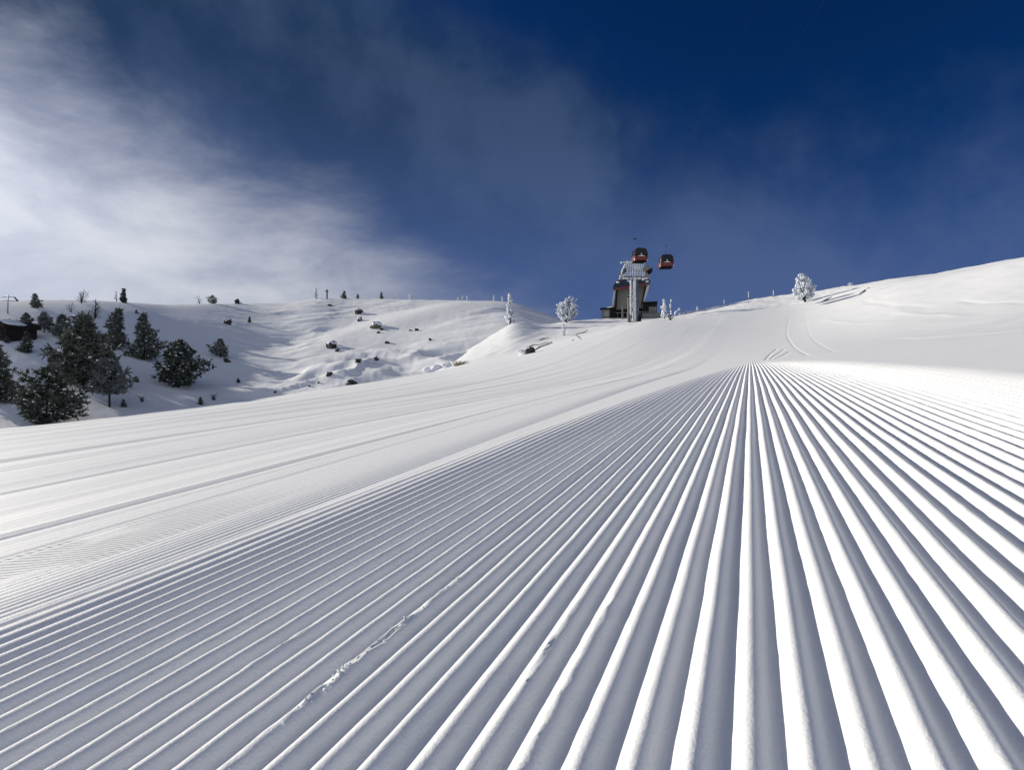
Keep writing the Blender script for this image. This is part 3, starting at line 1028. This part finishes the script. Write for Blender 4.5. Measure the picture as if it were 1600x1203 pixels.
# ---- twigs and fallen branches on the sunlit snow
G_B = 'branches and twigs on the snow'
stick('fallen_branch', 'dark fallen branch on the snow just right of the big frosted pine', 'branch', [(1284, 472), (1291, 469), (1299, 465)], .10, group=G_B)
stick('fallen_branch', 'thin dark branch lying higher on the bank, right of the big frosted pine', 'branch', [(1343, 460), (1349, 456.5), (1358, 450)], .10, group=G_B)
stick('fallen_branch', 'longest dark branch, rising from the rock hollow at the piste edge', 'branch', [(833, 549), (843, 543), (852, 540), (862, 535)], .09, group=G_B)
stick('fallen_branch', 'pale branch above the rock hollow, bowed along the snow', 'branch', [(822, 543), (832, 540), (845, 539), (856, 535)], .06, group=G_B)
stick('twig', 'bent twig above the bowed branch, near the piste edge', 'twig', [(842, 532), (848, 529), (858, 528)], .05, group=G_B)
stick('twig', 'long twig on the snow below the lift station, rising to the right', 'twig', [(892, 525), (903, 522), (914, 519), (918, 516)], .07, group=G_B)
stick('twig', 'short forked twig under the long twig below the station', 'twig', [(900, 523), (905, 528), (908, 531)], .05, group=G_B)
stick('twig', 'small stub of a twig left of the short forked twig', 'twig', [(893, 533), (897, 531)], .06, group=G_B)

# ---- stones
boulder('boulder', 'greenish lichen-grey boulder under a white cap, in the middle of the hill', 588, 513, 20, 13, 71, M_rockg, .85)
boulder('boulder', 'black overhanging ledge with a snow hood, left of the lichen boulder', 517, 544, 22, 14, 72, cap=.8, flat=.9)
boulder('boulder', 'small dark stone at the right foot of the black overhanging ledge', 527, 549, 8, 6, 73, cap=.6)
boulder('boulder', 'cluster-like black rock at the piste edge below the hill', 549, 601, 16, 9, 74, cap=.5)
boulder('boulder', 'flat dark rock below the black ledge, left of the piste edge rock', 514, 587, 11, 7, 75, cap=.3)
boulder('boulder', 'wedge of dark rock in a drift below the lichen boulder', 559, 566, 12, 6, 76, cap=.5)
boulder('boulder', 'dark rock with a snow tip, lower right of the lichen boulder', 588, 563, 9, 7, 77, cap=.7)
boulder('boulder', 'dark pitted boulder half drowned in the drift below the skyline boulder', 356, 507, 13, 10, 78, cap=.6)
boulder('boulder', 'oval dark stone beneath the snow-caked bush pine', 353, 566, 13, 7, 79, cap=0)
boulder('boulder', 'small black rock with a peak, farthest right on the shaded hill', 651, 517, 9, 5, 80, cap=0)
boulder('boulder', 'small black rock next to the peaked one, on its left', 641, 517, 5, 3, 81, cap=0)
boulder('boulder', 'lone black stone above the piste edge drifts, right of centre of the hill', 672, 532, 6, 4, 82, cap=0)
boulder('boulder', 'white-plastered rock step on the upper hill above the lichen boulder', 560, 491, 12, 11, 83, M_rock, .95, flat=.7)
boulder('boulder', 'smaller plastered rock just below the upper rock step', 562, 502, 8, 8, 84, M_rock, .95, flat=.7)
boulder('boulder', 'grey rock in the ribbed drift, lower right of the lichen boulder', 605, 537, 9, 5, 85, M_rock, .6)
boulder('boulder', 'small grey rock just right under the lichen boulder', 596, 516, 7, 5, 86, M_rock, .7)
boulder('boulder', 'low grey rock left under the lichen boulder', 591, 521, 6, 4, 87, M_rock, .5)
boulder('boulder', 'pebble-like black stone by the piste edge, left of the cluster-like rock', 483, 604, 5, 3, 88, cap=0)
boulder('boulder', 'pebble-like black stone a step up and right of another near the piste edge', 498, 599, 4, 3, 89, cap=0)
boulder('boulder', 'single black pebble at the piste edge, leftmost of the stones there', 430, 614, 5, 4, 90, cap=0)
boulder('boulder', 'faint flat rock on the upper hill below the cross post', 515, 478, 9, 3, 91, M_rock, .7)
boulder('boulder', 'dark hollow rock under a white slab of snow at the piste edge', 829, 552, 15, 11, 92, cap=0, where='s')
boulder('snow_slab', 'white slab of snow leaning on the dark hollow rock at the piste edge', 818, 554, 17, 9, 93, M_tsnow, .8, where='s', cat='snow slab', group=None)
for px, py, w, h, lab in ((667, 581, 13, 8, 'leftmost snow-buried shrub of the row along the piste edge'), (682, 578, 20, 9, 'middle and roundest snow-buried shrub along the piste edge'),
                          (699, 574, 16, 9, 'snow-buried shrub right beside the yellow dry grass')):
    boulder('buried_shrub', lab, px, py, w, h, px, M_tsnow, .9, 'h', 'snow-buried shrubs along the piste edge', .7, 'shrub')
x, y, z = on_hill(718, 571)
k = y / 800
b = MB()
rng = random.Random(94)
for i in range(120):
    a, t = rng.uniform(0, 6.28), rng.uniform(.1, 1.0)
    bs = Vector((rng.uniform(-9, 7), rng.uniform(-5, 5), -1)) * k
    e = bs + Vector((math.cos(a) * t + .35, math.sin(a) * t, rng.uniform(.5, 1.1))) * 9 * k
    b.tube([bs, bs.lerp(e, .6), e + Vector((.2, 0, -.2)) * 4 * k], [.022, .018, .006], 3, False)
tag(b.build('dry_grass', M_grass, None, False, (x, y, z)), 'clump of yellow dry grass bent over at the piste edge', 'grass')

# ---- marker poles on the right skyline
for px, py, h, lab in ((1132, 475.5, 8, 'shortest of three thin snow poles on the skyline, nearest the lift'), (1170, 470, 14, 'tallest of three thin snow poles on the skyline'),
                       (1209, 465, 11, 'thin snow pole on the skyline nearest the big frosted pine')):
    x, y, z = on_slope(px, py)
    k = y / 800
    t = thing('marker_pole', lab, 'pole', (x, y, z), 0, 'snow poles along the piste')
    b = MB(); b.tube([(0, 0, -.2), (0, 0, h * k)], [.055, .045], 8); b.build('shaft', M_grey, t, True)
    b = MB(); rng = random.Random(px)
    for i in range(6):
        b.blob((-.05, 0, h * k * (.45 + .1 * i)), .075, rng, (1, 1, 1.8), .2, 6, 4)
    b.build('rime', M_rime, t, True)

# ---- hut and drag-lift pole at the left edge
x, y, z = on_hill(6, 533)
k = y / 800
hut = thing('wooden_hut', 'dark timber hut with layered snow on its roof, cut by the left edge', 'hut', (x, y + 1.5, z - .1), R(-18))
W, Hh, Dp = 34 * k, 23 * k, 3.0
for i in range(7):
    b = MB()
    b.box((-W * .12, 0, Hh * (i + .5) / 7), (W * (1 + .012 * (i % 2)), Dp + .03 * (i % 2), Hh / 7 - .02))
    b.build('plank', M_wood, hut)
b = MB(); b.box((-W * .12, 0, Hh / 2), (W * .97, Dp * .97, Hh - .02)); b.build('wall', M_black, hut)
b = MB()
b.prism([(-W * .75, Hh - .05), (W * .52, Hh - .05), (W * .42, Hh * 1.22), (-W * .12, Hh * 1.5), (-W * .65, Hh * 1.22)], -Dp * .6, Dp * .6)
b.build('roof', M_wood, hut)
b = MB(); rng = random.Random(7)
for i in range(9):
    b.blob((-W * .66 + W * .13 * i, -Dp * .2, Hh * (1.50 - .055 * abs(i - 4) ** 1.1)), W * .14, rng, (1, 3.2, .55), .18, 8, 5)
b.build('roof_snow', M_tsnow, hut, True)
b = MB(); b.box((W * .1, -Dp / 2 - .04, Hh * .36), (W * .24, .06, Hh * .7)); b.build('door', M_black, hut)
rimed('frosted_bush', 'frosted bush in front of the dark hut at the left edge', 'bush', 13, 521, 11, 20, 977, 'low frosted bushes', 'h', 'egg', 40, 2, .4, 1.0)

x, y, z = on_hill(12, 490)
k = y / 800
lp = thing('drag_lift_pole', 'thin grey lift pole with two cross arms, behind the hut at the left edge', 'pole', (x, y, z))
b = MB(); b.tube([(0, 0, -.3), (.6 * k, 0, 29 * k)], [.9 * k, .55 * k], 8); b.build('mast', M_grey, lp, True)
for zz, x0, x1 in ((25.5, -20, 11), (19.5, -20, 15)):
    b = MB(); b.tube([(x0 * k, 0, zz * k), (x1 * k, 0, zz * k)], [.5 * k, .5 * k], 6); b.build('cross_arm', M_grey, lp, True)
b = MB(); b.tube([(10.5 * k, 0, 25.5 * k), (16 * k, 0, 19.3 * k)], [.9 * k, 1.1 * k], 6); b.build('brace', M_black, lp, True)

# ------------------------------------------------------------------ the lift
# station
SX, SY = 0.2325 * 96, 96.0
u = SY / 800
SZ = (601.5 - 498.5) * u
st = thing('gondola_station', 'dark roofed gondola station with beige front and red stripe', 'lift station', (SX, SY, SZ), R(-15))


def P(px, py):
    return ((px - 986) * u, (498.5 - py) * u)


def part(name, mat, fn, parent=st, smooth=False):
    b = MB()
    fn(b)
    return b.build(name, mat, parent, smooth)


part('front_panel', M_beige, lambda b: b.prism([P(957, 492), P(1003, 492), P(1010, 446), P(961, 451)], 0.0, 0.4))
part('hall', M_black, lambda b: b.prism([P(961, 497), P(1000, 497), P(1004, 446), P(966, 446)], 0.45, 6.0))
part('entrance', M_black, lambda b: b.prism([P(957.5, 497.5), P(1003, 497.5), P(1003.5, 482), P(990, 482), P(966, 483), P(957.5, 486)], -0.06, -0.004))
prof = [P(959.5, 453), P(959, 449), P(961.5, 443.5), P(966, 439), P(972, 437), P(988, 436), P(1006, 435.5), P(1011, 437.5), P(1015, 442), P(1014.5, 446), P(1010, 447.5)]
part('roof', M_navy, lambda b: b.prism(prof, -1.3, 6.4))
part('red_stripe', M_red, lambda b: b.prism([P(961, 454), P(961, 451), P(1012, 446), P(1010.5, 449.5), P(965, 454.5)], -1.36, -.9))
part('side_column', M_white, lambda b: b.prism([P(956, 482), P(959, 482), P(962.5, 453), P(960, 453)], -.5, -.1))
part('side_column', M_white, lambda b: b.prism([P(1002.5, 480), P(1004.5, 479), P(1014, 448), P(1010, 448)], -.5, -.1))
part('strut', M_black, lambda b: b.prism([P(961.5, 484), P(964, 484), P(966, 453), P(963.5, 453)], -.9, -.55))
part('strut', M_black, lambda b: b.prism([P(1001, 482), P(1003, 479), P(1009, 449), P(1006.5, 449)], -.9, -.55))
sg = part('blue_sign', M_blue, lambda b: b.prism([P(980.2, 443), P(985.2, 442.5), P(985.2, 439), P(980.2, 439.5)], -1.39, -1.31))
part('sign_mark', M_logo, lambda b: b.prism([P(982, 442.2), P(983.6, 442), P(983.4, 440), P(982.4, 440)], -1.42, -1.392), sg)
for px, py in ((966.5, 442.5), (1010.5, 443.5), (1004.5, 440)):
    part('floodlight', M_white, lambda b: b.blob((P(px, py)[0], -1.4, P(px, py)[1]), .26, random.Random(3), (1.3, .6, .8), .05, 8, 6), smooth=True)
part('roof_snow', M_tsnow, lambda b: [b.blob((P(972 + 4.2 * i, 436)[0], 1.5, P(0, 436.2)[1]), .75, random.Random(i), (1, 4.0, .25), .2, 8, 5) for i in range(9)], smooth=True)
part('deck', M_conc, lambda b: b.box((P(984, 0)[0], 1.5, -.35), (10.6, 5.6, 1.1)))
for i in range(8):
    part('rail_post', M_grey, lambda b: b.box((P(966 + 6.8 * i, 0)[0], -1.25, .62), (.06, .06, .85)))
part('hand_rail', M_grey, lambda b: b.box((P(990, 0)[0], -1.25, 1.07), (6.4, .06, .07)))
wing = part('side_wing', M_conc, lambda b: b.box((P(950.5, 0)[0], .3, .95), (2.3, 2.6, 1.75)))
part('wing_roof', M_black, lambda b: b.box((P(950.5, 0)[0], .2, 1.98), (2.75, 3.2, .26)), wing)
part('wing_window', M_grey, lambda b: b.box((P(949, 0)[0], -1.02, 1.0), (1.0, .08, 1.1)), wing)
part('wing_doorway', M_black, lambda b: b.box((P(958.5, 0)[0], -.55, .95), (1.1, 1.2, 1.7)), wing)
part('wing_snow', M_tsnow, lambda b: b.blob((P(955, 0)[0], .4, 2.15), .8, random.Random(4), (1.1, 1.0, .45), .15, 9, 6), wing, True)
w2_ = part('side_wing', M_black, lambda b: b.box((P(1014.5, 0)[0], .6, 1.45), (2.5, 2.6, 2.6)))
part('wing_roof', M_black, lambda b: b.box((P(1014, 0)[0], .5, 2.86), (2.8, 3.1, .2)), w2_)
part('wing_wall', M_conc, lambda b: b.box((P(1018.5, 0)[0], -.85, 1.05), (1.35, .25, 1.9)), w2_)
part('retaining_wall', M_conc, lambda b: b.box((P(1017, 0)[0], -1.6, .25), (3.4, .35, 1.0)))

# tower in front of the station
TX, TY = 0.2415 * 75, 75.0
v_ = TY / 800
TZ = (601.5 - 506.5) * v_
tw = thing('lift_tower', 'rime-covered lift tower with a crowded head, standing before the station', 'lift tower', (TX, TY, TZ))


def Q(px, py):
    return ((px - 993.2) * v_, (506.5 - py) * v_)


def tpart(name, mat, fn, smooth=False, parent=tw):
    b = MB()
    fn(b)
    return b.build(name, mat, parent, smooth)


rg = random.Random(77)
HB = Q(0, 434)[1]
tpart('mast', M_mast, lambda b: b.tube([(0.1, 0, -.6), (0.1, 0, HB)], [.40, .33], 14), True)


def mast_rime(b):
    zz = -.2
    while zz < HB + .3:
        r = .36 - .010 * zz
        b.blob((-.16 + rg.uniform(-.03, .03), -.10, zz), r, rg, (1, .9, 1.2), .08, 9, 5)
        zz += .32


tpart('mast_rime', M_rime, mast_rime, True)
ld = tpart('ladder', M_grey, lambda b: [b.box((Q(px, 0)[0], -.35, 3.1), (.10, .10, 6.6)) for px in (985.0, 988.2)])
for i in range(16):
    tpart('rung', M_grey, lambda b: b.box((Q(986.6, 0)[0], -.35, .3 + .38 * i), (.26, .05, .05)), parent=ld)
tpart('ladder_rime', M_rime, lambda b: [b.blob((Q(984.6, 0)[0], -.38, 1.6 + .42 * i), .16, rg, (1, 1, 1.6), .2, 6, 4) for i in range(12)], True)
tpart('cross_arm', M_grey, lambda b: b.box((0, 0, HB + .05), (3.9, .42, .42)))
tpart('cross_arm', M_grey, lambda b: b.box((-.1, .5, Q(0, 421)[1]), (3.2, .3, .28)))
tpart('crown_beam', M_grey, lambda b: b.box((-.15, .2, Q(0, 412)[1]), (2.4, .25, .22)))
for x0, x1, w in (((968.5, 437), (975, 421), .17), ((975, 421), (979, 409.5), .15), ((972, 437), (980.5, 410), .16), ((1013.5, 436), (1007, 411), .13), ((998, 434), (996, 412), .11)):
    p0, p1 = Q(*x0), Q(*x1)
    tpart('lifting_frame', M_grey, lambda b: b.tube([(p0[0], -.2, p0[1]), (p1[0], -.2, p1[1])], [w, w * .85], 7), True)


def frame_rime(b):
    for x0, x1 in (((968.5, 436), (978, 412)), ((973, 436), (981, 410)), ((979, 411), (1006, 412)), ((972, 436), (1012, 436)), ((976, 421), (1009, 421)), ((1005, 432), (1010, 414))):
        p0, p1 = Q(*x0), Q(*x1)
        n = int(max(abs(p1[0] - p0[0]), abs(p1[1] - p0[1])) / .15) + 1
        for i in range(n):
            t = i / n
            if rg.random() < .25:
                continue
            b.blob((p0[0] * (1 - t) + p1[0] * t - .08, -.32 + rg.uniform(-.06, .06), p0[1] * (1 - t) + p1[1] * t + .04), rg.uniform(.09, .19), rg, (1, 1, 1.15), .3, 6, 4)


tpart('frame_rime', M_rime, frame_rime, True)
# walkways with mesh railings
for z_, w_, h_ in ((Q(0, 433)[1], 2.9, 1.0), (Q(0, 420)[1], 2.5, .85)):
    wk = tpart('walkway', M_grey, lambda b: b.box((-.2, .35, z_ + .02), (w_, 1.5, .08)))
    for i in range(9):
        tpart('rail_post', M_rime, lambda b: b.box((-.2 - w_ / 2 + w_ * i / 8, -.44, z_ + h_ / 2), (.085, .06, h_)), parent=wk)
    for j in range(4):
        tpart('rail', M_rime, lambda b: b.box((-.2, -.48, z_ + h_ * (.25 + .25 * j)), (w_, .05, .075)), parent=wk)
# sheave assemblies at both ends
for sx in (-1.9, 1.9):
    sa = tpart('sheave_assembly', M_black, lambda b: b.box((sx, 0, HB + .52), (.16, 3.4, .22)))
    tpart('hanger_plate', M_grey, lambda b: b.box((sx * .985, 0, HB + .33), (.30, .5, .4)), parent=sa)
    for j in range(6):
        def wheel(b):
            n = 14
            yy = -1.5 + .6 * j
            vs = []
            for sxx in (-.09, .09):
                vs += [(sx + sxx, yy + .27 * math.cos(2 * math.pi * q / n), HB + .80 + .27 * math.sin(2 * math.pi * q / n)) for q in range(n)]
            b.add(vs, [tuple(range(n)), tuple(range(2 * n - 1, n - 1, -1))] + [(q, n + q, n + (q + 1) % n, (q + 1) % n) for q in range(n)])
        tpart('sheave', M_black, wheel, parent=sa)
tpart('rope_catcher', M_beige, lambda b: [b.blob((Q(1009, 0)[0], -.75, Q(0, 420.5)[1]), .42, random.Random(5), (1, .6, .95), .10, 10, 7),
                                           b.blob((Q(1005.5, 0)[0], -.75, Q(0, 424)[1]), .28, random.Random(6), (1, .6, .9), .12, 9, 6)], True)
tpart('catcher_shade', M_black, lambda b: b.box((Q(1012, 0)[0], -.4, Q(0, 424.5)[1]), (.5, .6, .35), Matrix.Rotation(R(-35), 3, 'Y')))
an = tpart('wind_gauge', M_grey, lambda b: [b.tube([(Q(980, 0)[0], -.1, Q(0, 411)[1]), (Q(979, 0)[0], -.1, Q(0, 405.5)[1])], [.05, .03], 6),
                                             b.tube([(Q(979, 0)[0], -.1, Q(0, 410.3)[1]), (Q(970.5, 0)[0], -.1, Q(0, 410.8)[1])], [.05, .04], 6)], True)
tpart('gauge_rime', M_rime, lambda b: [b.blob((Q(970.8, 0)[0], -.1, Q(0, 410.8)[1]), .15, rg, (1, 1, 1), .2, 7, 5),
                                        b.blob((Q(976, 0)[0], -.1, Q(0, 410.2)[1]), .13, rg, (1.6, 1, .8), .2, 7, 5)], True, an)
tpart('footing', M_conc, lambda b: b.box((.25, .1, -.15), (1.7, 1.5, .9)))
tpart('control_box', M_black, lambda b: b.box((Q(999, 0)[0], -.25, .75), (.35, .3, .8)))

# pillar beside the tower
x, y, z = on_slope(984, 504)
k = y / 800
pl = thing('cable_pillar', 'slim beige pillar with a black cap, left beside the lift tower', 'pillar', (x, y + .6, z))
b = MB(); b.box((-.6 * k, 0, 19 * k), (3.0 * k, 2.5 * k, 41 * k), None, (.75, .9)); b.build('post', M_beige, pl)
b = MB(); b.box((2.3 * k, .3 * k, 19 * k), (2.2 * k, 2.0 * k, 41 * k)); b.build('cable_duct', M_black, pl)
b = MB(); b.box((.4 * k, 0, 40.5 * k), (5 * k, 2.8 * k, 1.8 * k)); b.build('cap', M_black, pl)
b = MB(); b.box((3.6 * k, -1.3 * k, 13.5 * k), (5 * k, .5 * k, 1.2 * k)); b.build('bracket', M_logo, pl)
x, y, z = on_slope(978.5, 500)
bo = thing('bollard_post', 'short pale post in front of the station doorway', 'post', (x, y + 3, z))
b = MB(); b.tube([(0, 0, -.2), (0, 0, 2.6), (0.08, 0, 3.0)], [.17, .14, .10], 8); b.build('post', M_conc, bo, True)
b = MB(); b.box((0, 0, -.05), (.5, .5, .3)); b.build('base', M_conc, bo)


# gondola cabins
def loft(b, prof, stations):
    """prof: closed (x, z) outline; stations: (y, scale_x, z_offset scale) rings."""
    n = len(prof)
    zc = sum(p[1] for p in prof) / n
    vs = []
    for y_, s_ in stations:
        vs += [(p[0] * s_, y_, zc + (p[1] - zc) * s_) for p in prof]
    fs = [tuple(range(n))]
    for r_ in range(len(stations) - 1):
        for q in range(n):
            q2 = (q + 1) % n
            fs.append((r_ * n + q, (r_ + 1) * n + q, (r_ + 1) * n + q2, r_ * n + q2))
    fs.append(tuple(range(len(stations) * n - 1, (len(stations) - 1) * n - 1, -1)))
    b.add(vs, fs)


def make_cabin(label, loc, rz):
    t = thing('gondola_cabin', label, 'gondola', loc, rz, 'gondola cabins on the rope')
    ring = ((-.84, .90), (-.74, .985), (-.5, 1.0), (.5, 1.0), (.74, .985), (.84, .90))
    tub = [(-.78, .05), (.78, .05), (.93, .16), (.97, .36), (.95, .62), (-.95, .62), (-.97, .36), (-.93, .16)]
    b = MB(); loft(b, tub, ring); b.build('body', M_red, t)
    top = [(-.94, .625), (.94, .625), (.90, .95), (.84, 1.30), (.72, 1.52), (.52, 1.64), (-.52, 1.64), (-.72, 1.52), (-.84, 1.30), (-.90, .95)]
    ringt = ((-.80, .90), (-.70, .975), (-.5, .99), (.5, .99), (.70, .975), (.80, .90))
    b = MB(); loft(b, top, ringt); b.build('glazing', M_glass, t)
    for sx in (-1, 1):
        b = MB(); b.tube([(sx * .955, -.62, .60), (sx * .90, -.66, .95), (sx * .82, -.66, 1.32), (sx * .66, -.62, 1.54)], [.055, .05, .045, .04], 6)
        b.build('corner_frame', M_red, t, True)
        b = MB(); b.box((sx * .90, -.66, .20), (.10, .22, .26)); b.build('bumper', M_white, t)
    b = MB(); b.box((0, 0, .0), (1.62, 1.45, .10)); b.build('floor', M_under, t)
    b = MB()
    b.tube([(.0, -.86, .60), (.02, -.85, .80), (-.03, -.83, .98)], [.055, .06, .03], 6)
    b.tube([(-.46, -.86, .56), (-.15, -.87, .62), (0, -.88, .63), (.15, -.87, .62), (.46, -.86, .56)], [.02, .05, .06, .05, .02], 6)
    b.build('emblem', M_logo, t, True)
    b = MB(); b.box((0, 0, 1.66), (.7, .9, .06)); b.build('roof', M_black, t)
    hg = MB(); hg.tube([(0, 0, 1.68), (.0, 0, 2.2), (.12, 0, 2.55), (.06, 0, 2.88)], .022, 6); hg = hg.build('hanger', M_navy, t, True)
    b = MB(); b.box((.03, 0, 2.90), (.12, .34, .08)); b.build('grip', M_navy, hg)
    t.scale = (.88, .88, .95)
    return t


c1_ = make_cabin('red and black gondola cabin directly above the lift tower', (0.2490 * 62, 62, (601.5 - 409.5) / 800 * 62), R(4))
c2_ = copy_tree(c1_, (0.3005 * 64, 64, (601.5 - 418.8) / 800 * 64), R(-5), 'red and black gondola cabin hanging free, right of the lift tower', 'gondola cabins on the rope')
for o_, tx in ((c1_, -1.9), (c2_, 1.9)):
    a_ = Vector((TX + tx, 75, TZ + HB + 1.075))
    g_ = Vector(o_.location) + Vector((.03, 0, 2.95))
    e_ = g_ + (g_ - a_).normalized() * 75 + Vector((0, 0, 1.0))
    s_ = Vector((SX + tx * .6, 97.0, SZ + 7.0))
    b = MB()
    b.tube([s_ - a_, Vector((0, 0, 0)), g_ - a_, e_ - a_], .002, 4)
    tag(b.build('haul_rope', M_navy, None, False, tuple(a_)), 'hair-thin rope carrying the cabin ' + ('above the tower' if tx < 0 else 'right of the tower'), 'rope', 'ropes of the lift')

# bird
bd = thing('bird', 'small dark bird gliding in the sky above the gondola cabins', 'bird', (0.240 * 60, 60, (601.5 - 374) / 800 * 60), R(20))
b = MB(); b.tube([(-.20, 0, 0), (-.08, 0, .02), (.08, 0, .02), (.2, 0, .03), (.26, 0, .02)], [.015, .06, .065, .045, .01], 8); b.build('body', M_feather, bd, True)
for s_ in (-1, 1):
    b = MB()
    b.add([(.10, s_ * .05, .04), (.06, s_ * .22, .10), (-.06, s_ * .40, .08), (-.12, s_ * .2, .07), (-.10, s_ * .05, .03),
           (.10, s_ * .05, .02), (.06, s_ * .22, .085), (-.06, s_ * .40, .07), (-.12, s_ * .2, .055), (-.10, s_ * .05, .01)],
          [(0, 1, 2, 3, 4), (9, 8, 7, 6, 5), (0, 5, 6, 1), (1, 6, 7, 2), (2, 7, 8, 3), (3, 8, 9, 4), (4, 9, 5, 0)])
    b.build('wing', M_feather, bd)
b = MB(); b.box((-.26, 0, .0), (.14, .12, .02)); b.build('tail', M_feather, bd)
